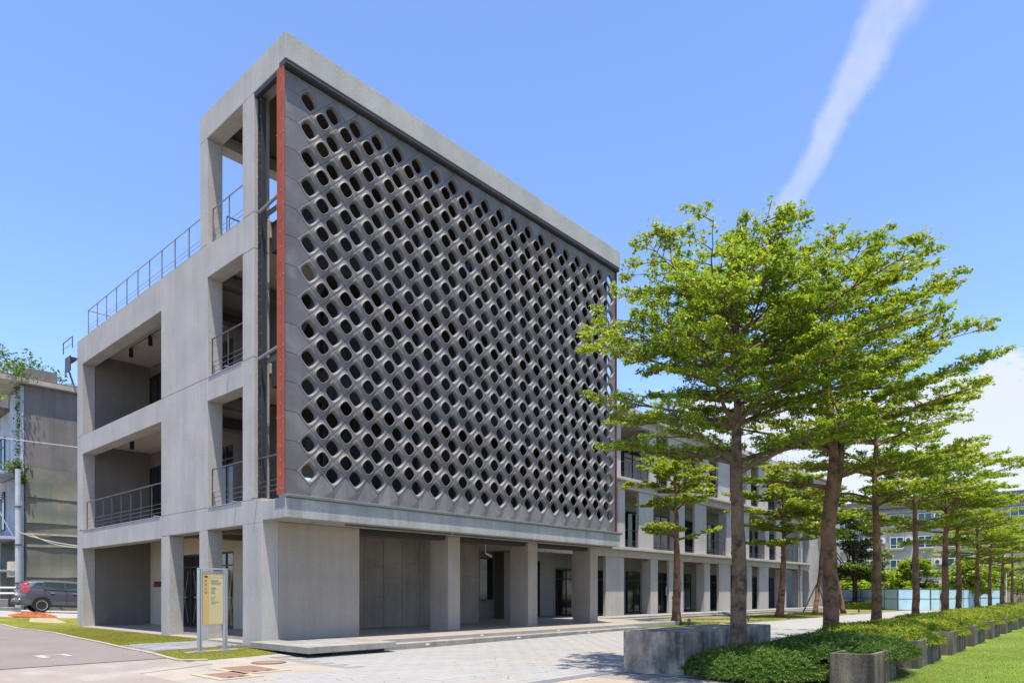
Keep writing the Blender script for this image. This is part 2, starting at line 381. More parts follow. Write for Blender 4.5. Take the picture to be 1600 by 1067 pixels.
# near apron pavers in front of the camera on the left are a poured slab; covers
def cover(name, x0, y0, x1, y1, label):
    cx_, cy_ = (x0 + x1) / 2, (y0 + y1) / 2; z = H(cx_, cy_)
    t = thing(name, label, 'access cover', (cx_, cy_, z), group='access covers in the paving')
    g = MB()
    a = .16
    for q in ((x0 - a, x1 + a, y0 - a, y0), (x0 - a, x1 + a, y1, y1 + a), (x0 - a, x0, y0, y1), (x1, x1 + a, y0, y1)): g.box(*q, z - .03, z + .004)
    obj('surround', g, M('beige_surround', (.45, .38, .27), .9, .08, 3), t)
    obj('lid', MB().box(x0 + .008, x1 - .008, y0 + .008, y1 - .008, z - .03, z + .001), M('rust_brown_lid', (.20, .125, .085), .8, .15, 4, bump=.6, bscale=30, speck=.2, sscale=50), t)
    hb = MB()
    for s in (.3, .7): hb.box(x0 + (x1 - x0) * s - .05, x0 + (x1 - x0) * s + .05, y0 + .1, y0 + .14, z + .001, z + .012)
    obj('lifting_bar', hb, m_steel, t); return t
sheet('cover_infill', [(-4.6, -5.8), (-.98, -5.8), (-.98, -1.70), (-2.94, -1.88), (-3.1, -2.2), (-4.6, -2.9)], M('infill_mortar', (.40, .355, .28), .9, .12, 1.5, col2=(.36, .34, .31), c2lo=.45, c2hi=.6, c2scale=.9, speck=.08, sscale=40), -.012, .7)
sheet('paving_edge', [(-1.0, -2.15), (2.45, -2.5), (2.45, -2.0), (-.4, -1.6), (-1.0, -1.68)], m_plaza, -.011, .7)
cover('access_cover', *covers[0], 'larger brown rectangular cover framed in beige paving near the sign')
cover('access_cover', *covers[1], 'smaller brown rectangular cover framed in beige paving, nearest the road')
z = H(-1.5, -3.1); t = thing('manhole_cover', 'round ribbed iron manhole cover near the edge of the left lawn', 'manhole cover', (-1.5, -3.1, z), group='access covers in the paving')
def disc(mb, x, y, z0, z1, r, n=28, rin=0):
    a = [2 * math.pi * k / n for k in range(n)]
    if not rin: return mb.prism([(x + r * math.cos(q), y + r * math.sin(q)) for q in a], z0, z1)
    V = []
    for q in a:
        c, s_ = math.cos(q), math.sin(q)
        V += [(x + rin * c, y + rin * s_, z0), (x + r * c, y + r * s_, z0), (x + r * c, y + r * s_, z1), (x + rin * c, y + rin * s_, z1)]
    F = []
    for i in range(n):
        j = (i + 1) % n
        for k in range(4): F.append((4 * i + k, 4 * j + k, 4 * j + (k + 1) % 4, 4 * i + (k + 1) % 4))
    return mb.add(V, F)
obj('frame_ring', disc(MB(), -1.5, -3.1, z - .03, z + .006, .40, rin=.34), M('rust_brown_lid', (.2, .125, .085)), t)
obj('lid', disc(MB(), -1.5, -3.1, z - .03, z - .002, .335), M('rust_brown_lid', (.2, .125, .085)), t)
ribs = MB()
for k in range(-5, 6):
    hw = math.sqrt(.31 ** 2 - (k * .055) ** 2) if abs(k * .055) < .31 else 0
    if hw > .05: ribs.box(-1.5 + k * .055 - .012, -1.5 + k * .055 + .012, -3.1 - hw, -3.1 + hw, z - .002, z + .007)
obj('rib', ribs, M('iron_rib', (.34, .26, .2), .7, .1), t)
# linear drain
t = thing('drain_grate', 'long slotted steel drain grate running toward the concrete block', 'drain', (0, -10.2, H(0, -10.2)))
gx = -4.3; fr = MB(); sl_ = MB()
while gx < 9:
    zz = H(gx + .5, -10.2)
    fr.box(gx, gx + .996, -10.35, -10.33, zz - .03, zz + .004).box(gx, gx + .996, -10.09, -10.07, zz - .03, zz + .004)
    k = 0
    while k * .05 < .97: sl_.box(gx + k * .05, gx + k * .05 + .028, -10.33, -10.09, zz - .025, zz + .001); k += 1
    gx += 1.0
obj('frame', fr, M('galv', (.32, .33, .34), .5, .1, metal=.4), t); obj('slat', sl_, M('galv', (.32, .33, .34)), t)
# right lawn
sheet('lawn', [(-20, -60), (-5.0, -60), (2.95, -14.35), (300, -11.9), (300, -60)], m_lawnr, -.006, 1.5)['kind'] = 'structure'

# grass blades
def blades(name, n, sampler, mat, h=(.025, .05), wd=.014, par=None):
    P = sampler(n); P = P[:n]; n = len(P)
    Z = np.array([H(float(a), float(b)) for a, b in P]) - .012
    an = rng.uniform(0, 2 * np.pi, n); hh = rng.uniform(*h, n); ln = rng.normal(0, .35, (n, 2)) * hh[:, None]
    V = np.zeros((n, 3, 3)); dx = np.cos(an) * wd / 2; dy = np.sin(an) * wd / 2
    V[:, 0] = np.c_[P[:, 0] - dx, P[:, 1] - dy, Z]; V[:, 1] = np.c_[P[:, 0] + dx, P[:, 1] + dy, Z]; V[:, 2] = np.c_[P[:, 0] + ln[:, 0], P[:, 1] + ln[:, 1], Z + hh]
    tt = rng.uniform(.7, 1.25, n); yl = rng.random(n) < .18
    T = np.ones((n, 3, 4)); T[:, :, 0] = (tt * np.where(yl, 1.6, 1))[:, None]; T[:, :, 1] = (tt * np.where(yl, 1.1, 1))[:, None]; T[:, :, 2] = tt[:, None]
    me = npmesh(name, V.reshape(-1, 3), np.arange(n * 3).reshape(-1, 3), mat, T.reshape(-1, 4), 3)
    o = obj(name, me, mat, local=True); o['kind'] = 'stuff'; o['label'] = 'short mown grass blades'; o['category'] = 'grass'; return o
def inpoly(P, poly):
    x, y = P[:, 0], P[:, 1]; ins = np.zeros(len(P), bool); j = len(poly) - 1
    for i in range(len(poly)):
        xi, yi = poly[i]; xj, yj = poly[j]
        c = ((yi > y) != (yj > y)) & (x < (xj - xi) * (y - yi) / (yj - yi + 1e-12) + xi); ins ^= c; j = i
    return ins
path_poly = [(-2.78, .62), (-.02, 1.1), (-.02, 3.35), (-2.74, 3.2)]
def samp_left(n):
    P = rng.uniform((-3.9, -1.9), (.05, 21), (n * 3, 2)); P = P[inpoly(P, lawn_l)]; P = P[~inpoly(P, path_poly)]
    P = P[~((P[:, 0] > -.02) & (P[:, 1] > -.05) & (P[:, 1] < 16.3))]
    keep = rng.random(len(P)) < np.clip(1.35 - P[:, 1] / 16, .25, 1); return P[keep]
def samp_right(n):
    d = rng.random(n * 2) ** 1.5 * 45 + 10.5; a = rng.uniform(-.0, .40, n * 2)  # distances and bearings of the visible lawn
    P = np.c_[CX + d * np.cos(a - .02), CY + d * np.sin(a - .02)]
    return P[(P[:, 1] < -15.05 + .008 * (P[:, 0] - 3)) | (P[:, 0] < 1.0) & (P[:, 1] < -15.3)]
g1 = blades('grass', 90000, samp_left, m_bladel, (.010, .026), .011); g1['label'] = 'short yellowish grass of the left lawn'
g2 = blades('grass', 170000, samp_right, m_blade, (.012, .028), .010); g2['label'] = 'short bright green grass of the right lawn'
def samp_v(n):
    P = rng.uniform((17.2, -3.5), (46, 1.2), (n, 2)); q = np.sin(P[:, 0] * 1.1 + 2) + np.sin(P[:, 1] * 2.1 + P[:, 0] * .5)
    for tx, ty in ((20.7, -1.7), (33.7, -1.8), (40.4, -1.8)): q = np.maximum(q, 2.6 - np.hypot(P[:, 0] - tx, P[:, 1] - ty))
    return P[(q > .3) & (P[:, 1] > -3.3)]
g3 = blades('grass', 30000, samp_v, m_blade, (.02, .05), .02); g3['label'] = 'patchy grass along the strip before the low wing'
# block path over the left lawn
path = sheet('path', path_poly, m_joint, -.002, .6)
k = 0
mb0 = MB().box(.004, .286, .004, .146, -.03, .0); blk = mb0.mesh('paving_block'); blk.materials.append(M('grey_block', (.30, .30, .31), .9, .1, 3, rand=.18, speck=.1, sscale=60, bump=.3))
for j in range(17):
    yy = .62 + j * .155
    for i in range(-1, 11):
        xx = -2.95 + i * .29 + (.145 if j % 2 else 0)
        c_ = np.array([[xx + .02, yy + .02], [xx + .27, yy + .13]])
        if inpoly(c_, path_poly).all() and k < 300:
            o = bpy.data.objects.new('paving_block', blk); C.objects.link(o); o.parent = path
            o.location = (xx, yy, H(xx + .14, yy + .07) + .012 + random.uniform(-.003, .003)); k += 1
# rough stones at the end of the path
st = MB()
for i in range(60):
    x, y = random.uniform(-.85, -.05), random.uniform(.45, 1.0); r = random.uniform(.03, .06); zz = H(x, y)
    a0 = random.random() * 6; st.prism([(x + r * math.cos(a0 + q) * random.uniform(.7, 1.1), y + r * math.sin(a0 + q) * random.uniform(.7, 1.1)) for q in (0, 1.2, 2.4, 3.6, 5)], zz - .02, zz + random.uniform(.01, .04))
o = obj('gravel', st, M('grey_block', (.3, .3, .31))); o['kind'] = 'stuff'; tag(o, 'loose grey stones at the end of the block path', 'gravel')
# wooded hill behind the left buildings
hill = MB(); nx, ny = 40, 14
for j in range(ny):
    for i in range(nx):
        u = i / (nx - 1); v = j / (ny - 1); x = -160 + 420 * u; y = 190 + 130 * v
        prof = math.exp(-((x - 45) / 60) ** 2) * 76 + 18 * math.exp(-((x - 130) / 90) ** 2)
        hill.v.append((x, y, prof * sm(0, .75, v) + 2.5 * math.sin(x * .13 + v * 5) * sm(0, .6, v)))
for j in range(ny - 1):
    for i in range(nx - 1): a = j * nx + i; hill.f.append((a, a + 1, a + nx + 1, a + nx))
ho = obj('hill', hill, M('wooded_hill', (.05, .09, .02), 1, .3, .05), smooth=True); ho['kind'] = 'structure'

# ================================================================== MAIN BLOCK
B = thing('concrete_building', 'tall grey concrete block with a pierced hexagonal screen facade and open loggias', 'building')
Z1, Z2, Z3, ZT = 4.18, 8.31, 12.51, 16.78
bv = .012
def bx(name, x0, x1, y0, y1, z0, z1, mat=m_conc, parent=B, bevel=bv, **k): return box(name, mat, parent, x0, x1, y0, y1, z0, z1, bevel, **k)
# --- left facade frame (outer face x = 0)
bx('pier', 0, .5, 15.6, 16.27, -.3, Z1 - .004)
for z0, z1 in ((Z1 + .004, Z2 - .004), (Z2 + .004, 12.56)): bx('pier', 0, .5, 15.6, 16.27, z0, z1)
bx('pier', 0, .5, 6.44, 7.11, -.3, 3.46); bx('pier', 0, .5, 3.49, 4.06, -.3, 3.47)
bx('corner_pier', 0, .5, 0, 1.16, -.3, 3.49)
bx('beam', 0, .5, 7.11 + .0, 15.6, 3.40, Z1 - .004); bx('beam', 0, .5, 3.49, 7.11, 3.47, Z1 - .004); bx('beam', 0, .5, 0, 3.49, 3.49, Z1 - .004)
bx('wall', 0, .5, 3.49, 7.11, Z1 + .004, Z2 - .004); bx('wall', 0, .5, 3.49, 7.11, Z2 + .004, 12.56)
bx('beam', 0, .5, 7.11, 15.6, 7.52, Z2 - .004); bx('beam', 0, .5, 1.16, 3.49, 7.57, Z2 - .004)
bx('beam', 0, .5, 7.11, 15.6, 11.43, 12.56); bx('beam', 0, .5, 1.16, 3.49, 11.50, 12.50)
bx('corner_pier', 0, .5, .5, 1.16, Z1 + .004, Z2 - .004); bx('corner_pier', 0, .5, .5, 1.16, Z2 + .004, 11.45)
bx('corner_pier', 0, .5, .5, 1.16, 11.458, 12.50); bx('corner_pier', 0, .5, .5, 1.16, 12.508, 15.93)
bx('pier', 0, .5, 3.49, 4.0, 12.562, 15.93)
bx('beam', 0, .5, -.9, 4.0, 15.93, ZT)
# core strips behind the open joints
box('joint_filler', m_steel, B, .012, .49, .51, 16.26, Z1 - .004, Z1 + .004); box('joint_filler', m_steel, B, .012, .49, .51, 16.26, Z2 - .004, Z2 + .004)
# --- ground wall right of the corner and the porch columns
bx('wall', .5, 3.32, 0, .4, -.3, 3.55, m_porch)
for x0, x1 in ((7.17, 7.77), (11.61, 12.21), (15.96, 16.56)): bx('column', x0, x1, 0, 1.0, .12, 3.55, m_porch)
# --- overhanging ledge and its steel shelf
bx('ledge', 0, 16.5, -1.26, -.0, 3.552, 4.10, concrete('ledge_concrete', (.40, .405, .375), streak=.28, col2=(.33, .335, .32), c2lo=.5, c2hi=.7, c2stretch=(1, 1, .4)))
bx('ledge_end', -.012, .0, -1.24, -.72, 3.86, 4.10, m_flange)
bx('steel_shelf', 0, 16.62, -1.33, -.9, 4.104, 4.19, m_flange)
# --- roof frame over the screen
m_fas = concrete('fascia_concrete', (.40, .40, .37), streak=.1)
bx('fascia', 0, 16.5, -1.26, -.904, 16.05, ZT, m_fas)
bx('beam', .504, 16.5, 3.5, 4.0, 15.93, ZT - .05); bx('beam', 16.0, 16.5, -.9, 3.496, 15.93, ZT - .05)
bx('roof_slab', .504, 15.996, -.9, 3.496, 16.3, 16.6, M('darkened_soffit', (.06, .045, .032), .9, .15, 1.5))  # soffit brown darkened so the screen holes look unlit
for xx in (4.2, 8.1, 12.0): bx('roof_beam', xx, xx + .35, -.896, 3.492, 16.0, 16.296, m_shade_black)
for xx in (4.2, 8.1, 12.0, 16.0): bx('column', xx, xx + .5, 3.5, 4.0, 12.56, 15.926)
bx('head_channel', .0, 16.5, -1.22, -1.0, 15.90, 16.046, m_steel); bx('head_channel', .02, .16, -.996, .5, 15.80, 15.926, m_steel)
bx('purple_flashing', .02, 16.45, -1.245, -1.225, 15.93, 16.02, M('dull_purple_steel', (.05, .04, .055), .5, .05))
# --- floors
for z in (Z1, Z2):
    bx('floor_slab', .504, 3.0, .52, 16.2, z - .36, z - .06, m_soffit); bx('floor_slab', 3.003, 16.5, .52, 16.2, z - .36, z - .06, m_shade_black)  # slab turns near-black behind the screen to keep its holes dark
    bx('edge_beam', .56, 16.5, .15, .50, z - .78, z - .02, m_shade_black)
    bx('room_ceiling', 3.0, 16.4, .53, 1.9, z - .48, z - .362, m_shade_black)
bx('roof_terrace', .504, 3.0, .52, 16.27, 11.95, 12.45, m_soffit); bx('roof_terrace', 3.003, 16.5, .52, 16.27, 11.95, 12.45, m_shade_black)
bx('end_wall', 16.36, 16.5, -.55, 3.4, 4.20, 15.92, m_shade_black); bx('end_wall', 16.502, 16.6, .45, 4.4, 4.2, 12.5, m_wing)  # dark one added to block sky seen through the screen's right end
bx('edge_beam', .56, 16.5, .15, .50, 11.5, 12.4, m_shade_black); bx('room_ceiling', 3.0, 16.4, .53, 1.9, 11.8, 11.948, m_shade_black)
for z in (3.46, 7.56, 11.5):
    for yy in (3.55, 6.5):
        bx('cross_beam', .504, 2.8, yy, yy + .45, z, z + .32, m_conc_shade)
# --- recessed walls of the loggias
bx('loggia_wall', .504, 3.0, 15.62, 15.9, -.1, 12.0, m_conc_shade)
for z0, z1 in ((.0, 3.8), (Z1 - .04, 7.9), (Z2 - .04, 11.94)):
    bx('back_wall', 2.8, 3.0, 3.6, 7.46, z0, z1, m_soffit if z0 == 0 else m_conc_shade)
    bx('back_wall', 2.8, 3.0, 8.76, 10.1, z0, z1, m_soffit if z0 == 0 else m_conc_shade); bx('back_wall', 2.8, 3.0, 12.46, 15.6, z0, z1, m_soffit if z0 == 0 else m_conc_shade)
    for ya, yb in ((7.46, 8.76), (10.1, 12.46)): bx('back_wall', 2.8, 3.0, ya, yb, z0 + 3.1, z1, m_soffit if z0 == 0 else m_conc_shade)
bx('loggia_floor', .02, 2.8, 1.17, 15.6, -.04, .03, m_floor)
def glazing(parent, name, x0, x1, y0, y1, z0, z1, ax, nv=2, transom=None, brass=False, glass=None, fw_=.055):
    """framed unit in plane x=x0 (ax 0) or y=y0 (ax 1); frame carries panes"""
    fr = MB(); a0, a1 = (y0, y1) if ax == 0 else (x0, x1)
    def b(u0, u1, w0, w1, d0=-.04, d1=.04, m=None):
        (m or fr).box(*((x0 + d0, x0 + d1, u0, u1) if ax == 0 else (u0, u1, y0 + d0, y0 + d1)), w0, w1)
    b(a0, a1, z0, z0 + fw_); b(a0, a1, z1 - fw_, z1)
    for i in range(nv + 1):
        c = a0 + (a1 - a0) * i / nv; c = min(max(c, a0 + fw_ / 2), a1 - fw_ / 2); b(c - fw_ / 2, c + fw_ / 2, z0 + fw_, z1 - fw_)
    if transom: b(a0 + fw_, a1 - fw_, transom - .03, transom + .03, -.036, .036)
    f = obj(name, fr, m_frame, parent)
    for i in range(nv):
        p = MB(); u0 = a0 + (a1 - a0) * i / nv + fw_ / 2 + .002; u1 = a0 + (a1 - a0) * (i + 1) / nv - fw_ / 2 - .002
        b(u0, u1, z0 + fw_ + .002, z1 - fw_ - .002, -.006, .006, p); obj('pane', p, glass or m_glass, f)
    if brass:
        p = MB(); zc = (z0 + (transom or z1)) / 2; w_ = .022
        for i in range(nv):
            c = a0 + (a1 - a0) * (i + .5) / nv; hw = (a1 - a0) / nv * .28; hh = (zc - z0) * .86
            for s in (-1, 1):
                q = [(c - s * hw, zc - hh), (c - s * hw + w_ * 1.6, zc - hh), (c + s * hw, zc + hh), (c + s * hw - w_ * 1.6, zc + hh)]
                if ax == 0: V = [(x0 - .05, u, v) for u, v in q] + [(x0 - .042, u, v) for u, v in q]
                else: V = [(u, y0 - .05, v) for u, v in q] + [(u, y0 - .042, v) for u, v in q]
                p.add(V, [(0, 1, 2, 3), (7, 6, 5, 4), (0, 4, 5, 1), (1, 5, 6, 2), (2, 6, 7, 3), (3, 7, 4, 0)])
            b(c - hw * .8, c + hw * .8, zc - .02, zc + .03, -.06, -.052, p)
        obj('crossed_bar', p, m_brass, f)
    return f
for z0 in (.02, Z1, Z2):
    glazing(B, 'door', 2.86, 2.86, 7.48, 8.74, z0, z0 + 3.06, 0, 2, z0 + 2.55, brass=(z0 < 1)); glazing(B, 'door', 2.86, 2.86, 10.12, 12.44, z0, z0 + 3.06, 0, 2, z0 + 2.55, brass=(z0 < 1))
for z0, z1 in ((Z2 + .05, Z2 + 3.1), (Z1 + .05, Z1 + 3.05)): glazing(B, 'window', 2.74, 2.74, 12.9, 15.42, z0, z1, 0, 3)
bx('name_plate', 2.77, 2.8, 14.3, 15.1, 1.75, 2.0, m_red, bevel=0)
# interior of the tall block behind the screen: set-back rooms, panes near-black so the holes read as shade
for z in (Z1, Z2):
    for i in range(6):
        x0 = 3.1 + i * 2.22; glazing(B, 'window', x0, x0 + 2.2, 1.7, 1.7, z, z + 3.6, 1, 3, z + 2.6, glass=m_shade_black)
    bx('dark_backing_wall', 3.05, 16.4, 1.9, 2.05, z - .05, z + 3.8, m_shade_black)
bx('dark_backing_wall', 1.72, 15.9, 1.9, 2.05, 12.46, 15.99, m_shade_black)  # dark wall added to hide the sky behind the upper holes
# stair strings seen inside, near the left end
for z0, z1 in ((Z1, Z2), (Z2, Z3 - .1)):
    s_ = MB(); V = [(1.2, .75, z0), (1.2, .75, z0 + .35), (2.9, .75, z1), (2.9, .75, z1 - .35)]; V += [(x, .9, z) for x, y, z in V]
    s_.add(V, [(0, 1, 2, 3), (7, 6, 5, 4), (0, 4, 5, 1), (1, 5, 6, 2), (2, 6, 7, 3), (3, 7, 4, 0)]); obj('stair_string', s_, m_steel, B)
# --- steel posts and arms that hold the screen
def ibeam(mb, x0, x1, y0, y1, z0, z1, t=.018, ax='y'):
    if ax == 'y': mb.box(x0, x1, y0, y0 + t, z0, z1).box(x0, x1, y1 - t, y1, z0, z1).box((x0 + x1) / 2 - t / 2, (x0 + x1) / 2 + t / 2, y0 + t, y1 - t, z0, z1)
    else: mb.box(x0, x0 + t, y0, y1, z0, z1).box(x1 - t, x1, y0, y1, z0, z1).box(x0 + t, x1 - t, (y0 + y1) / 2 - t / 2, (y0 + y1) / 2 + t / 2, z0, z1)
    return mb
for xx in [.12] + [1.2 + 2.4 * k for k in range(7)]:
    f = obj('steel_post', ibeam(MB(), xx, xx + .14, .28, .48, 4.19, 15.79), m_steel, B)
    if xx < 1:
        bt = MB()
        for k in range(48): bt.box(xx - .012, xx, .30 if k % 2 else .43, .32 if k % 2 else .45, 4.4 + k * .24, 4.42 + k * .24)
        obj('bolt', bt, M('zinc', (.5, .5, .5), .3, 0, metal=.8), f)
    for z in (8.05, 12.25): obj('bracket_arm', ibeam(MB(), xx, xx + .12, -1.0, .14, z, z + .16), m_steel, B)
for z in (8.22, 12.42): obj('tie_tube', MB().tube([(.07, .3, z), (.07, -.95, z + .12)], .045, 8), M('galv2', (.22, .23, .24), .45, .05, metal=.3), B)
# red oxide end posts of the screen
def endpost(x0, x1, side):
    p = obj('end_post', MB().box(x0, x1, -1.15, -1.11, 4.19, 15.9).box(x0, x1, -.84, -.80, 4.19, 15.9).box((x0 + x1) / 2 - .01, (x0 + x1) / 2 + .012, -1.11, -.84, 4.19, 15.9)
            .box(x0 + .001, x1, -1.05, -1.02, 4.19, 15.9).box(x0 + .001, x1, -.95, -.92, 4.19, 15.9), m_orange, B)
    if side:
        bt = MB()
        for k in range(30):
            z = 4.35 + k * .39
            for yy in ((-1.14, -1.0, -.8) if k % 5 == 0 else (-1.0,)): bt.box(x0 - .012, x0, yy - .012, yy + .012, z, z + .024)
        obj('bolt', bt, M('zinc', (.5, .5, .5)), p)
endpost(.0, .036, True); bx('end_trim', 16.40, 16.425, -1.14, -.9, 4.19, 15.9, m_red)

# --- the screen: square tiles on their corners, sunk and raised in turn
SY = -1.06                                   # plane of the tile edges
scr = obj('screen_frame', MB().box(.1, 16.4, -.96, -.90, 15.78, 15.9).box(.1, 16.4, -.96, -.90, 4.19, 4.3).box(.1, .16, -.96, -.90, 4.3, 15.78).box(16.34, 16.4, -.96, -.90, 4.3, 15.78), m_steel, B)
PX, PZ = .797, .807; X0, Z0 = .86, 4.90
HX, HZ = PX / 2, PZ / 2
def tile_mesh(raised):
    n = 32; V = []; F = []; g = .985
    def diamond(t):                       # point on the unit diamond boundary at angle t
        c, s = math.cos(t), math.sin(t); r = 1 / (abs(c) + abs(s)); return c * r, s * r
    def rsq(t, a, e=3.1):                 # soft diamond
        c, s = math.cos(t + math.pi / 4), math.sin(t + math.pi / 4)
        r = (abs(c) ** e + abs(s) ** e) ** (-1 / e); u, v = r * c, r * s
        k = math.sqrt(.5); return a * (u * k + v * k) , a * (-u * k + v * k)
    if raised: rings = [('d', g, .04), ('d', g, 0), ('d', .95, -.004), ('r', .61, -.004), ('r', .585, -.008), ('r', .545, -.028), ('r', .522, -.048), ('r', .505, -.054), ('r', .475, -.054), ('r', .462, -.046), ('r', .50, -.015), ('r', .56, .03)]
    else: rings = [('d', g, .04), ('d', g, 0), ('d', .95, -.004), ('r', .60, -.004), ('r', .575, .002), ('r', .545, .022), ('r', .515, .055), ('r', .49, .085), ('r', .48, .10), ('r', .50, .13)]
    for kind, a, d in rings:
        for k in range(n):
            t = 2 * math.pi * k / n
            if kind == 'd': u, v = diamond(t); u *= a; v *= a
            else: u, v = rsq(t, a)
            V.append((u * HX, d, v * HZ))
    for r in range(len(rings) - 1):
        for k in range(n): F.append((r * n + k, r * n + (k + 1) % n, (r + 1) * n + (k + 1) % n, (r + 1) * n + k))
    me = bpy.data.meshes.new('raised_tile' if raised else 'sunk_tile'); me.from_pydata(V, [], [tuple(reversed(f)) for f in F]); me.update()
    me.materials.append(m_tile); sm_ = [r > 1 for r in range(len(rings) - 1) for k in range(n)]; me.polygons.foreach_set('use_smooth', sm_)
    bm = bmesh.new(); bm.from_mesh(me); bmesh.ops.recalc_face_normals(bm, faces=bm.faces[:])
    f0 = min(bm.faces, key=lambda f: abs(f.calc_center_median().y + .002) + 0)
    q = [f for f in bm.faces if abs(f.normal.y) > .9]
    if q and q[0].normal.y > 0: bmesh.ops.reverse_faces(bm, faces=bm.faces[:])
    bm.to_mesh(me); bm.free(); return me
TM = {True: tile_mesh(True), False: tile_mesh(False)}
tiles = [(X0 + PX * i, Z0 + PZ * j, False) for i in range(20) for j in range(14)] + [(X0 + PX * (i + .5), Z0 + PZ * (j + .5), True) for i in range(19) for j in range(13)]
tiles.sort(key=lambda t_: (t_[0] - CX) ** 2 + CY ** 2 + (t_[1] - 1.5) ** 2)
rest = {True: MB(), False: MB()}
for k, (x, z, rs) in enumerate(tiles):
    dy = random.uniform(-.003, .003)
    if k < 300:
        o = bpy.data.objects.new('screen_tile', TM[rs]); C.objects.link(o); o.parent = scr; o.location = (x, SY + dy, z)
    else: rest[rs].add([(v.co.x + x, v.co.y + SY + dy, v.co.z + z) for v in TM[rs].vertices], [tuple(p.vertices) for p in TM[rs].polygons])
for rs, mb in rest.items():
    o = obj('screen_tile_field', mb, m_tile, scr, kind='stuff')
    nr = 32; o.data.polygons.foreach_set('use_smooth', [(i // nr) % (10 if rs else 9) > 1 for i in range(len(o.data.polygons))])
# edge panels
m_edge = M('cast_edge_panel', (.135, .13, .13), .58, .12, 1.2, bump=.12, bscale=12, rand=.12, streak=.15, spec=.4, col2=(.175, .165, .165), c2lo=.5, c2hi=.7, c2scale=1.2)
XL, XR, ZB, ZTt = .05, 16.38, 4.20, 15.88
def panel(poly, fold=None, g=.006):
    c = np.mean(poly, axis=0); P = [((x - c[0]) * (1 - g / .4) + c[0], (z - c[1]) * (1 - g / .4) + c[1]) for x, z in poly]
    n = len(P); V = [(x, SY, z) for x, z in P] + [(x, SY + .05, z) for x, z in P]
    F = [(n + i, n + (i + 1) % n, (i + 1) % n, i) for i in range(n)]
    if fold is None: F.append(tuple(range(n)))
    else:
        for (a, d) in fold: V[a] = (V[a][0], SY + d, V[a][2])
        ia = fold[0][0]; ib = fold[1][0]
        lo, hi = sorted((ia, ib)); F.append(tuple(range(lo, hi + 1))); F.append(tuple(list(range(hi, n)) + list(range(0, lo + 1))))
    me = bpy.data.meshes.new('edge_panel'); me.from_pydata(V, [], F); me.update()
    bm = bmesh.new(); bm.from_mesh(me); bmesh.ops.recalc_face_normals(bm, faces=bm.faces[:]); bm.to_mesh(me); bm.free()
    obj('edge_panel', me, m_edge, scr)
for j in range(13):                         # left and right margins
    z = Z0 + PZ * j
    panel([(XL, z), (X0 - HX, z), (X0, z + HZ), (X0 - HX, z + PZ), (XL, z + PZ)])
    xr = X0 + PX * 19; panel([(XR, z + PZ), (xr + HX, z + PZ), (xr, z + HZ), (xr + HX, z), (XR, z)])
for i in range(19):                         # bottom and top, each folded along its middle
    x = X0 + PX * i; m_ = x + HX
    # six corners with the fold running from the apex to the edge
    panel([(x, ZB), (m_, ZB), (x + PX, ZB), (x + PX, Z0 - HZ), (m_, Z0), (x, Z0 - HZ)], fold=[(1, -.085), (4, 0)])
    zt = Z0 + PZ * 13
    panel([(x, ZTt), (x, zt + HZ), (m_, zt), (x + PX, zt + HZ), (x + PX, ZTt), (m_, ZTt)], fold=[(2, 0), (5, -.02)])
zt = Z0 + PZ * 13; xr = X0 + PX * 19
panel([(XL, ZB), (X0, ZB), (X0, Z0 - HZ), (X0 - HX, Z0), (XL, Z0)]); panel([(XR, Z0), (xr + HX, Z0), (xr, Z0 - HZ), (xr, ZB), (XR, ZB)])
panel([(XL, ZTt), (XL, zt), (X0 - HX, zt), (X0, zt + HZ), (X0, ZTt)]); panel([(XR, ZTt), (xr, ZTt), (xr, zt + HZ), (xr + HX, zt), (XR, zt)])

# --- railings
def railing(parent, pts, h=1.12, post=1.05, nr=3, r=.018, mat=None, pr=.016, z0=None, base=.05):
    mat = mat or m_rail; pts = [Vector(p) for p in pts]
    rail = obj('railing', MB().tube([p + Vector((0, 0, h)) for p in pts], r * 1.25, 6), mat, parent)
    rb = MB()
    for k in range(nr): rb.tube([p + Vector((0, 0, .16 + k * .15)) for p in pts], .009, 5)
    obj('rail', rb, mat, rail)
    for a, b in zip(pts, pts[1:]):
        n = max(1, round((b - a).length / post))
        for i in range(n + 1):
            if i == 0 and a is not pts[0]: continue
            p = a + (b - a) * (i / n); d = (b - a).normalized(); wd = Vector((abs(d.y), abs(d.x), 0)) * .02 + Vector((abs(d.x), abs(d.y), 0)) * .006
            obj('post', MB().box(p.x - wd.x, p.x + wd.x, p.y - wd.y, p.y + wd.y, p.z - base, p.z + h), mat, rail)
    return rail
railing(B, [(.1, 15.3, Z1 + .02), (.1, 7.2, Z1 + .02)], 1.2)
railing(B, [(.1, 3.34, Z1 + .02), (.1, 1.2, Z1 + .02)], 1.2); railing(B, [(.1, 3.34, Z2 + .02), (.1, 1.2, Z2 + .02)], 1.2)
for y0, y1, z in ((7.2, 15.5, Z1), (1.2, 3.4, Z1), (1.2, 3.4, Z2)):
    bx('sill', -.02, .5, y0, y1, z + .001, z + .018, M('zinc_sill', (.42, .42, .43), .5, .05), bevel=0)
railing(B, [(.15, -.68, Z1 + .04), (.15, .45, Z1 + .04)], 1.15)
m_chrome = M('bright_rail', (.30, .29, .28), .3, .05, metal=.5)
railing(B, [(.15, 15.3, 12.56), (.15, 4.05, 12.56)], 1.15, 1.1, mat=m_chrome)
railing(B, [(.15, 15.3, 12.56), (12.0, 15.3, 12.56)], 1.15, 1.5, mat=m_chrome)
railing(B, [(.15, 3.4, 12.5), (.15, 1.2, 12.5)], 1.2, mat=m_chrome)
railing(B, [(.6, 3.4, 12.5), (16.0, 3.4, 12.5)], 1.15, 1.5, mat=m_rail)
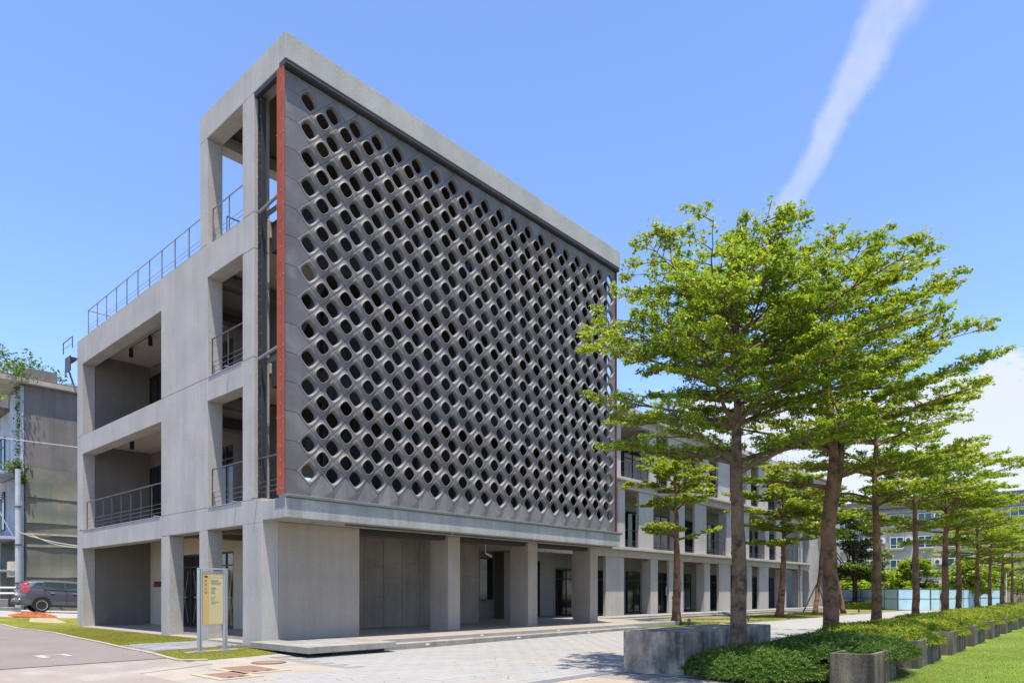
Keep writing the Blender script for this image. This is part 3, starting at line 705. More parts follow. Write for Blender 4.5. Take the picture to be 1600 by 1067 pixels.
for y in (15.45, 7.4, 1.55, .3): obj('water_spout', MB().tube([(-.14, y, Z1 + .02), (.02, y, Z1 + .02)], .025, 8), M('galv2', (.22, .23, .24)), B)
obj('water_spout', MB().tube([(-.14, 2.0, Z2 + .02), (.02, 2.0, Z2 + .02)], .025, 8), M('galv2', (.22, .23, .24)), B)
# ceiling lights in the loggias
for x, y, z in ((1.2, 13.38, 11.95), (1.2, 11.3, 11.95), (1.2, 9.2, 11.95), (1.1, 2.6, 11.95), (1.1, 2.6, 7.95), (1.1, 13.0, 7.95), (1.6, .9, 16.28)):
    l_ = obj('ceiling_light', MB().tube([(x, y, z - .42), (x, y, z - .08)], .085, 14), m_frame, B)
    obj('mount', MB().tube([(x, y, z - .08), (x, y, z)], .03, 8), m_frame, l_)
obj('conduit', MB().tube([(1.2, 9, 11.935), (1.2, 13.4, 11.935)], .012, 6), m_frame, B)
# --- porch: floor, ceiling, board-marked wall, steps, slab
bx('porch_floor', .5, 20.6, -2.0, 7.0, -.25, .12, m_floor)
bx('porch_ceiling', .52, 16.5, .42, 6.9, 3.66, 3.8, m_soffit)
bw = bx('board_marked_wall', 3.2, 12.2, 3.43, 3.7, .12, 3.66, m_conc_shade)
xs = [3.21 + i * .92 for i in range(10)]; xs[-1] = 12.19
for i in range(9):
    cuts = [.125, 1.35 + .25 * (i % 3), 2.45 + .2 * ((i * 2) % 3), 3.64] if i % 2 else [.125, 2.0 + .1 * (i % 3), 3.64]
    for a, b in zip(cuts, cuts[1:]):
        p = MB().box(xs[i] + .006, xs[i + 1] - .006, 3.40 - random.uniform(0, .006), 3.428, a + .005, b - .005); obj('wall_panel', p, m_board, bw, bevel=.004)
th = MB()
for i in range(9):
    for zz in (.7, 1.7, 2.7):
        for dx in (.25, .67): disc_ = [(xs[i] + dx + .016 * math.cos(q), zz + .016 * math.sin(q)) for q in np.linspace(0, 6.283, 7)[:-1]]; th.add([(u, 3.392, v) for u, v in disc_], [tuple(range(6))])
obj('tie_hole', th, m_frame, bw)
bx('lobby_wall', 12.2, 12.5, 3.7, 6.9, .12, 3.66, m_conc_shade); bx('lobby_wall', 12.5, 20.5, 6.9, 7.1, .12, 3.8, m_conc_shade)
bx('lobby_pier', 16.9, 18.3, 6.2, 6.89, .12, 3.66, m_conc_shade)
glazing(B, 'door', 12.9, 14.3, 6.86, 6.86, .12, 3.2, 1, 2, 2.6); glazing(B, 'window', 18.45, 20.3, 6.6, 6.6, .12, 3.3, 1, 3, 2.7)
glazing(B, 'window', 14.6, 16.7, 6.84, 6.84, 1.1, 3.3, 1, 2); bx('reception_desk', 18.5, 20.2, 6.66, 6.85, .12, 1.0, m_wood)
bx('switch_plate', 17.7, 17.78, 6.185, 6.2, 1.3, 1.42, m_white, bevel=0)
for x0, x1 in ((3.34, 7.15), (7.79, 11.59), (12.23, 15.94)):
    bx('door_track', x0, x1, .42, .60, 3.40, 3.60, m_red); bx('soffit_strip', x0 - 1.1, x1 - .6, -.86, -.76, 3.50, 3.548, m_rail)
bx('soffit_strip', 15.2, 16.5, -.86, -.76, 3.50, 3.548, m_rail)
cc = obj('camera_bracket', MB().tube([(12.3, 3.1, 3.66), (12.3, 3.1, 3.25)], .02, 8).tube([(12.3, 3.1, 3.25), (12.55, 2.95, 3.1)], .045, 10), m_white, B)
st_ = concrete('step_concrete', (.34, .33, .30), streak=.25, col2=(.22, .21, .19), c2lo=.5, c2hi=.7)
for k in range(6): bx('step', 2.42 + k * 2.35, 2.42 + (k + 1) * 2.35 - .01, -2.42, -2.002, -.4, .0 + .002 * (k % 2), st_)
for k in range(6):
    bx('step', 2.42 + k * 2.35, 2.42 + (k + 1) * 2.35 - .01, -2.0, -1.98 + .02, .1201, .1206, st_, bevel=0) if False else None
bx('step_end', 16.52, 17.4, -1.98, -1.4, -.4, .115, st_)
bx('landing_slab', -.38, 2.415, -3.0, -.004, -.05, .125, st_); bx('landing_base', .6, 2.2, -2.6, -.1, -.5, -.052, m_steel)
for x in (4.0, 8.2, 12.4): bx('step_light', x, x + .16, -2.424, -2.42, -.10, -.05, m_white, bevel=0); bx('step_light', x - 1.4, x - 1.26, -2.004, -2.0, .03, .075, m_white, bevel=0)

# ================================================================== WING
W = thing('wing_building', 'long three storey pale concrete wing with staggered columns behind the small trees', 'building', (16.6, 4.45, 0))
def wx(name, *a, mat=m_wing, parent=W, bevel=.012, **k): return box(name, mat, parent, *a, bevel, **k)
WY = 4.45
wx('floor_plinth', 20.6, 67.5, 3.0, 12, -.3, .12, mat=st_)
for k in range(9): wx('step', 17.5 + k * 4.75, 17.5 + (k + 1) * 4.75 - .01, 2.45, 2.99, -.3, .03, mat=st_)
wx('step', 17.45, 20.58, -1.38, 2.4, -.3, .03, mat=st_)
ground_cols = [(21.3, 22.1)] + [(23.75 + 7.42 * k, 25.7 + 7.42 * k) for k in range(5)] + [(28.8 + 7.42 * k, 29.7 + 7.42 * k) for k in range(4)]
ground_cols = [c for c in ground_cols if c[1] < 54.8] + [(55.02, 56.0)]
mid_cols = [(25.0, 25.81), (27.4, 29.13), (32.4, 33.3), (34.8, 36.55), (39.85, 40.7), (42.25, 44.0), (47.25, 48.1), (49.65, 51.4), (55.02, 56.0)]
top_cols = [(24.4, 25.35)] + [(28.66 + 7.42 * k, 29.5 + 7.42 * k) for k in range(4)] + [(31.07 + 7.42 * k, 33.0 + 7.42 * k) for k in range(3)] + [(55.02, 56.0)]
for cols, z0, z1 in ((ground_cols, .12, 3.62), (mid_cols, 4.202, 7.76), (top_cols, 8.332, 11.75)):
    for a, b in sorted(cols): wx('column', a, b, WY, WY + (.2 if b - a > 1.5 else .65), z0, z1)
    s_ = sorted(cols)
    for i in range(len(s_) - 1):
        x0, x1 = s_[i][1], s_[i + 1][0]; gw = x1 - x0
        if z0 < 1:
            glazing(W, 'window', x0 + .15, x1 + .3, 6.9, 6.9, .13, 2.9, 1, max(1, round(gw / .9)), 2.3)
            wx('door_track', x0 + .02, x1 - .02, WY + .2, WY + .3, 3.52, 3.615, mat=m_red)
        else:
            glazing(W, 'window', x0 - .1, x1 + .6, 6.9, 6.9, z0 + .01, z0 + 2.75, 1, max(1, round(gw / .9)), z0 + 2.2)
            railing(W, [(x0 + .02, WY + .12, z0), (x1 - .02, WY + .12, z0)], 1.1, 1.1, 3)
wx('column', 56.0 + 1.7, 67.0, WY, WY + .5, -.2, 3.6); wx('end_wall', 57.7, 67.0, WY, WY + .5, 3.604, 12.55); wx('end_wall', 66.5, 67.0, WY + .5, 16, -.2, 12.55)
wx('roof_cap', 57.5, 67.3, WY - .3, 16.2, 12.56, 12.75)
wx('back_wall', 20.5, 57.7, 7.0, 7.2, .12, 12.3, mat=M('wing_inner', (.24, .24, .235), .9, .06))
for z, zb in ((Z1 + .02, 3.62), (Z2 + .02, 7.76)):
    wx('floor_slab', 16.52, 57.6, 3.95, 6.99, z - .17, z); wx('edge_beam', 16.6, 57.5, WY - .12, WY + .3, zb, z - .172)
    wx('soffit', 16.6, 57.5, WY + .302, 6.99, zb + .2, z - .172, mat=m_soffit)
wx('roof_slab', 16.52, 57.6, 3.9, 6.99, 12.15, 12.55); wx('edge_beam', 16.6, 57.5, WY - .12, WY + .3, 11.75, 12.148)
wx('roof_soffit', 16.6, 57.5, WY + .302, 6.99, 11.9, 12.148, mat=m_soffit)
wx('end_pier', 24.0 - .3, 24.0, WY - .1, WY + .9, 4.2, 12.1) if False else None
obj('downpipe', MB().tube([(54.7, 4.2, .1), (54.7, 4.2, 12.1)], .09, 8), M('galv2', (.22, .23, .24)), W)
railing(W, [(17, 4.3, 12.55), (57, 4.3, 12.55)], 1.0, 1.3, 4, mat=M('thin_rail', (.35, .37, .4), .4, 0), r=.008)
for i in range(3): wx('curtain', 29.7 + i * .95, 30.2 + i * .95, 6.70, 6.74, Z1 + .05, Z1 + 2.6, mat=M('pale_green_curtain', (.36, .42, .33), .9, .05))
wx('notice', 34.9, 35.25, 6.8, 6.82, 1.3, 1.9, mat=m_white, bevel=0)

# ================================================================== OLD BUILDING, LEFT
O = thing('old_building', 'weathered grey rendered building with peeling bluish side and netted wall behind the car', 'building', (1.14, 30, .4))
def ox(name, *a, mat=m_old, bevel=.01, parent=O, **k): return box(name, mat, parent, *a, bevel, **k)
m_pale = concrete('pale_blue_render', (.42, .46, .52), streak=.3, col2=(.30, .30, .28), c2lo=.52, c2hi=.7, c2scale=.9)
m_net = M('faded_green_netting', (.16, .165, .125), .95, .16, .5, col2=(.26, .22, .15), c2lo=.55, c2hi=.72, c2scale=.35, speck=.14, sscale=50, streak=.15, bump=.3)
ox('wall', 1.14, 16, 30, 46, .0, 13.7)
ox('side_wall', 1.09, 1.137, 30.02, 32.9, 8.6, 13.6, mat=m_pale); ox('corner_strip', 1.0, 1.137, 29.94, 30.2, .2, 13.6, mat=m_pale)
ox('side_wall', 1.09, 1.137, 30.3, 46, 4.9, 8.4, mat=m_pale); ox('side_wall', 1.09, 1.137, 33.0, 46, 8.6, 12.6, mat=m_pale)
ox('roof_slab', -.1, 16.4, 29.65, 33.4, 13.72, 13.98, mat=concrete('eave_concrete', (.40, .36, .30), streak=.3)); ox('roof_box', 1.5, 3.0, 30.6, 32.6, 13.99, 14.9)
ox('roof_crust', -.05, 16.3, 29.72, 33.3, 13.985, 14.08, mat=M('mossy_roof', (.14, .12, .09), 1, .3, 3))
ox('roof_slab', -.4, 16, 33.42, 46, 12.7, 12.9)
ox('canopy', -.9, 1.08, 30.6, 46, 8.44, 8.6, mat=m_pale); ox('canopy_edge', -1.0, -.905, 30.5, 46, 8.40, 8.78)
ox('canopy', -.7, 1.08, 30.4, 46, 4.62, 4.78, mat=m_pale); ox('canopy_edge', -.8, -.705, 30.35, 46, 4.58, 4.95)
ox('canopy', -.3, 1.08, 30.3, 38, 2.72, 2.82, mat=m_pale)
for z0, z1 in ((5.4, 7.8), (9.2, 11.2)):
    for y0 in (34.0, 37.0, 40.0): glazing(O, 'window', 1.06, 1.06, y0, y0 + 1.9, z0, z1, 0, 2, z1 - .6)
for yy in (32.2, 34.6, 37.0): ox('post', .2, .5, yy, yy + .3, .3, 4.6, mat=m_pale)
ox('recess_shade_panel', 1.085, 1.13, 30.4, 45, .4, 4.5, mat=m_frame)  # flat black sheet that imitates a shaded recess
ox('meter_box', .5, 1.08, 30.35, 30.9, 2.4, 3.3, mat=M('cream_box', (.55, .50, .40), .7, .1))
ac = MB()
for k in range(7): ac.box(.1, .14, 30.2, 33.0, 6.9 + k * .14, 6.97 + k * .14)
obj('louvre', ac, M('galv', (.32, .33, .34)), O)
# netting in hung strips on the wall facing the car
nb = [8.85, 7.1, 5.6, 4.2, 2.4, .2]
for a, b in zip(nb[1:], nb):
    V = []; F = []; nx_, nz_ = 22, 5
    for j in range(nz_ + 1):
        for i in range(nx_ + 1):
            u, v = i / nx_, j / nz_; x = 1.2 + 8 * u; sag = .25 * (1 - u) if b > 8.8 else 0
            V.append((x, 29.93 - .05 * math.sin(u * 9 + a) * math.sin(v * math.pi) - .05 * (v < .01) - .02 * random.random(), a + (b - a) * v - (.35 * u - .35) * 0 + .02 * math.sin(u * 14 + a)))
    for j in range(nz_):
        for i in range(nx_): q = j * (nx_ + 1) + i; F.append((q, q + 1, q + nx_ + 2, q + nx_ + 1))
    me = bpy.data.meshes.new('netting'); me.from_pydata(V, [], F); me.update(); obj('netting', me, m_net, O, smooth=True)
obj('ledge_beam', MB().box(1.0, 9, 29.8, 29.92, 4.9, 5.0), M('bleached_timber', (.42, .36, .28), .8, .2, 4), O)
dp = obj('drain_pipe', MB().tube([(.72, 29.4, .3), (.72, 29.4, 8.6)], .14, 10), M('pvc_grey', (.42, .43, .43), .5, .12, 2), O)
for z in (2, 4.2, 6.4): obj('pipe_clip', MB().tube([(.72, 29.4, z), (.72, 29.4, z + .08)], .17, 10), m_rail, dp)
# creeper on the corner and roof
def leafcloud(P, s, rng_, nz=.4, k=1):
    n = len(P); nrm_ = rng_.normal(0, 1, (n, 3)); nrm_[:, 2] = np.abs(nrm_[:, 2]) + nz; nrm_ /= np.linalg.norm(nrm_, axis=1)[:, None]
    a = rng_.normal(0, 1, (n, 3)); t_ = np.cross(nrm_, a); t_ /= np.linalg.norm(t_, axis=1)[:, None] + 1e-9; b_ = np.cross(nrm_, t_)
    S = (s * rng_.uniform(.65, 1.25, n))[:, None]
    V = np.stack([P - t_ * S * .6, P + b_ * S * .33 + nrm_ * S * .08, P + t_ * S * .62, P - b_ * S * .33 + nrm_ * S * .08], 1)
    return V.reshape(-1, 3), np.arange(n * 4).reshape(-1, 4)
def tints(n, rng_, lo=.7, hi=1.3, yel=.25, yv=None):
    t_ = rng_.uniform(lo, hi, n); y = (rng_.random(n) < yel) if yv is None else yv; T = np.ones((n, 4, 4))
    T[:, :, 0] = (t_ * np.where(y, 1.75, 1))[:, None]; T[:, :, 1] = (t_ * np.where(y, 1.22, 1))[:, None]; T[:, :, 2] = (t_ * np.where(y, 1.1, 1))[:, None]
    return T.reshape(-1, 4)
P = np.concatenate([np.c_[rng.normal(.95, .12, 900), rng.normal(30.3, .25, 900), rng.uniform(8.5, 13.8, 900)][::2], np.c_[rng.normal(.9, .35, 600), rng.normal(30.0, .4, 600), rng.normal(14.2, .25, 600)][::2],
                    np.c_[rng.normal(.9, .3, 500), rng.normal(30.3, .3, 500), rng.normal(8.8, .2, 500)], np.c_[rng.normal(1.0, .12, 150), rng.normal(29.8, .1, 150), rng.normal(8.1, .15, 150)]])
V, F = leafcloud(P, .14, rng); cr = obj('creeper', npmesh('creeper', V, F, m_leafd, tints(len(F), rng)), None, local=True)
tag(cr, 'straggling green creeper on the old building corner and eave', 'creeper')
# low wall and pipe rail at the far left, and cables
t = thing('low_wall', 'low stained concrete wall with two white pipes at the far left edge', 'wall', (-2.6, 26.5, .55))
obj('wall_block', MB().box(-6, -.35, 26.5, 26.9, .2, 1.15), concrete('low_wall_concrete', (.25, .24, .22), streak=.3), t, bevel=.02)
obj('wall_block', MB().box(-6, .1, 26.0, 26.49, .2, .72), concrete('low_wall_concrete', (.25, .24, .22)), t, bevel=.02)
obj('wall_block', MB().box(-1.6, -.6, 27.2, 28.4, .3, 2.9), concrete('low_wall_concrete', (.25, .24, .22)), t, bevel=.02)
for z in (1.45, 1.75): obj('pipe', MB().tube([(-6, 26.2, z), (.15, 26.2, z)], .05, 8), m_white, t)
def cable(pts, sag, r, name, label, mat):
    a, b = Vector(pts[0]), Vector(pts[1]); o = obj(name, MB().tube([a + (b - a) * (i / 16) - Vector((0, 0, sag * 4 * (i / 16) * (1 - i / 16))) for i in range(17)], r, 5), mat, loc=a)
    return tag(o, label, 'cable')
mcab = M('pale_cable', (.45, .43, .38), .6, .05)
cable([(-8, 27.5, 9.9), (4.0, 27.5, 10.0)], .05, .022, 'power_cable', 'thin pale overhead cable crossing the old grey wall high up', mcab)
cable([(.75, 29.2, 4.95), (6, 28.5, 4.4)], .35, .028, 'sagging_cable', 'thicker pale cable sagging above the parked car', mcab)
cable([(1.3, 29.3, 4.9), (6.5, 28.5, 5.6)], 1.0, .025, 'sagging_cable', 'thin cable looping lowest above the parked car', mcab)
cable([(-.6, 29.5, 7.4), (.7, 29.2, 4.3)], .25, .025, 'hanging_cable', 'thin cable hanging left of the grey drain pipe', mcab)
# roof canopy steel at the back corner of the main block
bc = obj('rear_canopy', MB().box(-.26, .0, 16.28, 17.0, 11.75, 11.85).box(-.28, -.24, 16.28, 17.0, 11.25, 11.9), m_steel, B)
obj('strut', MB().tube([(-.22, 16.6, 11.25), (.0, 16.4, 10.3)], .04, 6), m_rail, bc)
railing(B, [(-.18, 16.3, 12.3), (-.18, 17.6, 12.3)], .45, 1.0, 1, mat=m_rail)

# ================================================================== TREES
def limb_path(p, az, el0, el1, Lg, step, r, wob=.12):
    pts = [p.copy()]; n = max(2, int(Lg / step)); a = az
    for i in range(n):
        t = (i + 1) / n; el = el0 + (el1 - el0) * (t ** .7); a += r.normal(0, wob)
        p = p + Vector((math.cos(a) * math.cos(el), math.sin(a) * math.cos(el), math.sin(el) + r.normal(0, .05))) * step; pts.append(p.copy())
    return pts
def make_tree(name, label, group, loc, trunk, trunk_r, whorls, seed, leaf_s=.06, dens=1.0, bark=None, leafm=None, cat='tree', yel=.3, lean=(0, 0), sec=.32, fork=False, knots=12, tw=True):
    """trunk: list of (dx,dy,z); whorls: (height, count, length, el0, el1[, az0])"""
    r = np.random.default_rng(seed); t = thing(name, label, cat, loc, group=group)
    tk = MB(); P = [Vector(p) for p in trunk]; n = 20; path = []
    def at(z):
        for a, b in zip(P, P[1:]):
            if a.z <= z <= b.z: return a + (b - a) * ((z - a.z) / (b.z - a.z))
        return P[-1].copy()
    zt = P[-1].z
    for i in range(n + 1): path.append(at(P[0].z + (zt - P[0].z) * i / n) + Vector((r.normal(0, .012), r.normal(0, .012), 0)) * (0 < i < n))
    def rad(z): u = (z - P[0].z) / (zt - P[0].z); return trunk_r * (1 - .82 * u ** 1.15) * (1 + .35 * math.exp(-(z - P[0].z) / .18)) * (1 + r.normal(0, .025))
    tk.tube(path, [rad(p.z) for p in path], 14)
    for k in range(knots):
        z = P[0].z + r.uniform(.12, .6) * (zt - P[0].z); a = r.uniform(0, 6.28); c = at(z); rr = rad(z); d = Vector((math.cos(a), math.sin(a), .15)); q = r.uniform(.25, .5) * rr
        tk.tube([c + d * rr * .75, c + d * (rr * 1.02), c + d * (rr * 1.13)], [q * 1.5, q, q * .3], 7)
    if fork:                              # a second stem fused along the trunk
        z0, z1 = P[0].z + .2 * (zt - P[0].z), P[0].z + .62 * (zt - P[0].z); pp = []
        for i in range(9): u = i / 8; c = at(z0 + (z1 - z0) * u); pp.append(c + Vector((.66, -.74, 0)) * (.05 + .22 * u ** 1.5))
        tk.tube(pp, [trunk_r * (.75 - .42 * i / 8) for i in range(9)], 12)
    tips = []; LP = []
    for w_ in whorls:
        z, cnt, Lg, e0, e1 = w_[:5]; az0 = w_[5] if len(w_) > 5 else r.uniform(0, 6.28)
        for k in range(cnt):
            az = az0 + 2 * math.pi * k / cnt + r.normal(0, .16); l_ = Lg * r.uniform(.82, 1.12); c = at(z + r.normal(0, .10))
            r0 = max(.018, rad(z) * (.50 if Lg > 1.8 else .4))
            pts = limb_path(c, az, R(e0 + r.normal(0, 5)), R(e1 + r.normal(0, 4)), l_, .3, r, .10)
            m = len(pts) - 1; tk.tube(pts, [max(.006, r0 * (1 - .9 * i / m)) for i in range(m + 1)], 7, cap=False)
            for i in range(1, m + 1):
                rem = 1 - i / m; sgn = 1
                if i / m < .18 or r.random() < .20: continue
                d = (pts[i] - pts[i - 1]).normalized(); a = math.atan2(d.y, d.x)
                for sgn in ((1, -1) if r.random() < .62 else (r.choice([-1, 1]),)):
                    sl_ = (rem * .50 * l_ + .30) * r.uniform(.6, 1.1); sl_ = min(sl_, sec * 4.5)
                    sp = limb_path(pts[i] - d * r.uniform(0, .25), a + sgn * r.uniform(.6, 1.1), R(r.uniform(2, 24)), R(r.uniform(-4, 12)), sl_, .2, r, .16)
                    ms = len(sp) - 1; tk.tube(sp, [max(.004, r0 * .32 * rem + .010 * (1 - j / ms)) for j in range(ms + 1)], 4, cap=False)
                    for j in range(1, ms + 1):
                        ds = (sp[j] - sp[j - 1]).normalized(); aa = math.atan2(ds.y, ds.x)
                        for s2 in (1, -1):
                            if r.random() < .85:
                                tl = r.uniform(.14, .40) * (1 - .35 * j / ms); e_ = r.uniform(-.05, .5); az2 = aa + s2 * r.uniform(.5, 1.2)
                                q = sp[j] + Vector((math.cos(az2) * math.cos(e_), math.sin(az2) * math.cos(e_), math.sin(e_))) * tl
                                if tw: LP.append((sp[j], q))
                                tips.append((sp[j], q, i / m))
                    tips.append((sp[-2], sp[-1] + ds * .1, i / m))
            tips.append((pts[-2], pts[-1], 1))
    if tw:
        for a, b in LP: tk.tube([a, b], [.0055, .0025], 3, cap=False)
    obj('trunk', tk, bark or m_bark1, t, local=True, smooth=True)
    A = np.array([[*a] for a, b, c in tips]); Bq = np.array([[*b] for a, b, c in tips]); O_ = np.array([c for a, b, c in tips])
    per = max(3, int(15 * dens)); idx = np.repeat(np.arange(len(A)), per); u = r.random(len(idx)) ** .6 * 1.1
    Pp = A[idx] + (Bq[idx] - A[idx]) * u[:, None] + r.normal(0, .045, (len(idx), 3)) * np.array([1, 1, .62]); Pp[:, 2] += .02
    V, F = leafcloud(Pp, leaf_s, r, .75)
    outer = O_[idx] + r.normal(0, .15, len(idx)); clump = np.sin(A[idx][:, 0] * 3.1 + seed) * np.sin(A[idx][:, 1] * 2.7) * .22
    yv = (r.random(len(idx)) < yel * (.35 + outer + clump))
    T = tints(len(F), r, .68, 1.25, yv=yv)
    obj('crown', npmesh('crown', V, F, leafm or m_leaf, T), None, t, local=True); t['n'] = len(F)
    return t
ROW = 'trees in a row along the zigzag planters'
t1 = make_tree('almond_tree', 'largest front tree with a straight grey-brown trunk rising beside the concrete block', ROW, (3.95, -12.3, .15), [(0, 0, 0), (.04, 0, 2.2), (.0, .05, 4.2), (.05, 0, 6.0), (.1, .1, 8.0)], .175,
    [(4.0, 5, 3.3, 24, 6, .35), (4.8, 6, 3.4, 28, 6, 0.2), (5.3, 6, 3.75, 33, 8, 2.5), (5.8, 6, 3.7, 36, 10), (6.3, 6, 3.3, 40, 14), (6.8, 6, 2.8, 42, 18), (7.3, 5, 2.1, 42, 18), (7.7, 5, 1.4, 44, 22)], 11, .07, 1.6, m_bark1, yel=.34)
t2 = make_tree('almond_tree', 'second tree from the front, red-brown trunk fused from two stems with a wide crown', ROW, (8.65, -12.65, .2), [(0, 0, 0), (.03, -.02, 1.6), (-.05, .05, 3.0), (.12, -.08, 4.6), (.05, .05, 6.6), (.1, 0, 9.5)], .195,
    [(4.0, 2, 2.3, 18, 10, 2.1), (5.0, 6, 3.5, 26, 8), (6.0, 6, 4.0, 28, 10, 5.5), (6.7, 6, 3.7, 28, 8), (7.3, 6, 3.0, 30, 10), (7.9, 5, 2.3, 36, 16), (8.6, 5, 2.2, 46, 24), (9.2, 4, 1.4, 50, 30)], 23, .078, 1.5, m_bark2, yel=.40, fork=True)
t3 = make_tree('almond_tree', 'third tree from the front, slim mottled trunk and layered yellow-green crown', ROW, (13.8, -12.45, .2), [(0, 0, 0), (.06, 0, 2.5), (0, .05, 5), (.05, 0, 7.4)], .16,
    [(4.1, 5, 2.8, 20, 2), (5.0, 6, 3.3, 20, 3), (5.9, 6, 3.2, 24, 5), (6.5, 5, 2.5, 28, 8), (7.0, 5, 1.5, 32, 14)], 37, .09, 1.0, m_bark2, yel=.5)
tr = make_tree('almond_tree', 'fourth tree from the front, pale knobbly trunk with flat tiers of leaves', ROW, (19.8, -12.3, .2), [(0, 0, 0), (-.05, 0, 2.5), (.05, .05, 5), (.05, 0, 7.2)], .14,
    [(3.8, 4, 2.5, 12, 0), (4.7, 5, 3.1, 14, 0), (5.6, 6, 3.1, 18, 2), (6.3, 5, 2.4, 22, 5), (6.8, 4, 1.4, 32, 14)], 41, .11, .8, m_bark2, yel=.45, tw=False)
ROWL = [(26.9, -12.0, 1.0, 'fifth tree from the front, thick grey trunk behind the hedge'), (31.2, -11.85, 1.0, 'sixth tree from the front, straight brown trunk close behind the fifth'),
        (38.5, -11.6, .9, 'seventh tree from the front, brown trunk before the end of the blue hoarding'), (46.0, -11.3, .88, 'eighth tree from the front, brown trunk before the dark railings'),
        (52.5, -11.2, .86, 'ninth tree from the front, trunk near the dark rounded hedge'), (60, -11.0, .88, 'tenth tree from the front, with a low forking trunk'),
        (67, -13.5, .9, 'eleventh tree from the front, far behind the hedge'), (74, -16.5, .95, 'farthest tree of the row at the right edge')]
for i, (x, y, s, lb) in enumerate(ROWL):
    dup((t3, tr)[i % 2], (x, y, .15), random.uniform(0, 6.28), (s * 1.05, s * 1.05, s * (1.03 - .05 * (i % 3))), label=lb)
for i, (x, y, s, lb) in enumerate([(84, -20, 1.1, 'broad tree standing in the far background at the right edge'), (90, -12, 1.1, 'broad tree just left of the far right background tree')]):
    dup(tr, (x, y, -.1), 1.3 + i, (s, s, s), label=lb, group='far background trees')
GW = 'small trees on the grass strip before the wing'
g_ = make_tree('young_tree', 'forked red-brown small tree standing nearest the tall block', GW, (20.7, -1.75, -.1), [(0, 0, 0), (.1, 0, 2.0), (.05, 0, 4.6), (.1, .1, 7.6)], .22,
    [(4.2, 3, 2.3, 22, 10, -.9), (5.6, 4, 2.4, 30, 8), (6.5, 6, 2.6, 30, 5), (7.2, 6, 2.1, 34, 10), (7.6, 4, 1.2, 48, 25)], 53, .12, 1.2, m_bark2, yel=.55, tw=False)
g2_ = make_tree('young_tree', 'small tree with a slightly leaning trunk in the middle of the grass strip', GW, (33.7, -1.85, -.1), [(0, 0, 0), (.35, -.1, 2.2), (.55, -.1, 5), (.6, 0, 8.8)], .24,
    [(4.6, 4, 2.7, 18, 2), (5.4, 5, 3.2, 20, 2), (6.3, 6, 3.6, 22, 3), (7.2, 6, 3.5, 26, 6), (8.1, 6, 2.7, 32, 10), (8.7, 4, 1.5, 48, 25)], 59, .14, 1.1, m_bark2, yel=.6, tw=False)
g3_ = make_tree('young_tree', 'thin leaning tree propped by dark stakes before the end wall', GW, (40.4, -1.8, -.1), [(0, 0, 0), (.5, -.2, 3), (.9, -.3, 6.4), (1.0, -.3, 8.6)], .17,
    [(5.6, 4, 1.6, 20, 5), (6.6, 5, 2.4, 24, 5), (7.6, 5, 2.1, 30, 10), (8.3, 4, 1.2, 45, 25)], 61, .15, 1.0, m_bark2, yel=.4, tw=False)
g4_ = dup(g3_, (45.2, -2.3, -.1), 2.2, (1, 1, 1.05), label='slim tree in front of the right edge of the end wall')
sk = thing('tree_stakes', 'three dark timber stakes tied round the thin leaning tree', 'tree stakes', (40.5, -1.8, -.08))
for a in (.3, 2.4, 4.5): obj('stake', MB().tube([(40.5 + 1.0 * math.cos(a), -1.8 + 1.0 * math.sin(a), -.1), (40.68 + .06 * math.cos(a), -1.87 + .06 * math.sin(a), 2.05)], .05, 7), M('dark_timber', (.06, .045, .035), .9, .2), sk)
# dark broad tree and lighter ones behind the hoarding
def blob_tree(name, label, loc, Ht, rad_, seed, mat, tr_r=.22, group=None, n=9000, s=.3, stems=2):
    r = np.random.default_rng(seed); t = thing(name, label, 'tree', loc, group=group); tk = MB()
    for k in range(stems):
        a = k * math.pi + .4; tk.tube([(0, 0, 0), (.5 * math.cos(a), .5 * math.sin(a), Ht * .25), (rad_ * .35 * math.cos(a), rad_ * .35 * math.sin(a), Ht * .55)], [tr_r, tr_r * .7, tr_r * .35], 9)
    cl = []
    for k in range(46):
        a = r.uniform(0, 6.28); v = r.uniform(.30, 1); rr = rad_ * math.sin(math.pi * min(.97, (v - .1) / .95)) ** .6 * r.uniform(.35, 1); c = np.array([rr * math.cos(a), rr * math.sin(a), Ht * v * .97]); cl.append(c)
        tk.tube([(0, 0, Ht * .3), tuple(c * .6 + np.array([0, 0, Ht * .12])), tuple(c)], [tr_r * .3, tr_r * .15, .01], 5)
    obj('trunk', tk, M('dark_bark', (.06, .045, .035), .95, .2), t, local=True, smooth=True)  # even dark brown bark for the background trees
    cl = np.array(cl); idx = r.integers(0, len(cl), n); q = r.normal(0, 1, (n, 3)); q /= np.linalg.norm(q, axis=1)[:, None]
    P = cl[idx] + q * (r.random(n) ** .4)[:, None] * np.array([.30, .30, .13]) * rad_
    V, F = leafcloud(P, s, r, .7); obj('crown', npmesh('crown', V, F, mat, tints(n, r, .6, 1.3, .3)), None, t, local=True); return t
blob_tree('broad_tree', 'dark green broad tree with two stems in front of the blue hoarding', (62, 1.6, -.1), 9.6, 3.1, 71, m_leafd, .22, n=7000)
blob_tree('broad_tree', 'pale green round tree rising behind the blue hoarding', (70, -1.8, -.1), 5.0, 2.7, 73, m_leaf, .12, n=5000)
blob_tree('broad_tree', 'pale green tree beside the apartment block and its fence', (73, -6.2, -.1), 5.2, 2.2, 74, m_leaf, .1, n=4000)
for i, (x, y) in enumerate([(86, -17), (90, -24), (82, -12.5), (84, -5.0), (76, 3.6)]):
    blob_tree('broad_tree', ['light green broad tree behind the dark railings', 'light green broad tree farther right beyond the railings', 'light green tree between the apartment block and the railings', 'light green tree hiding the middle of the apartment block', 'light green tree close behind the dark broad tree'][i], (x, y, -.1), 8 - i, 4.5, 90 + i, m_leaf, .2, n=6000, s=.35)
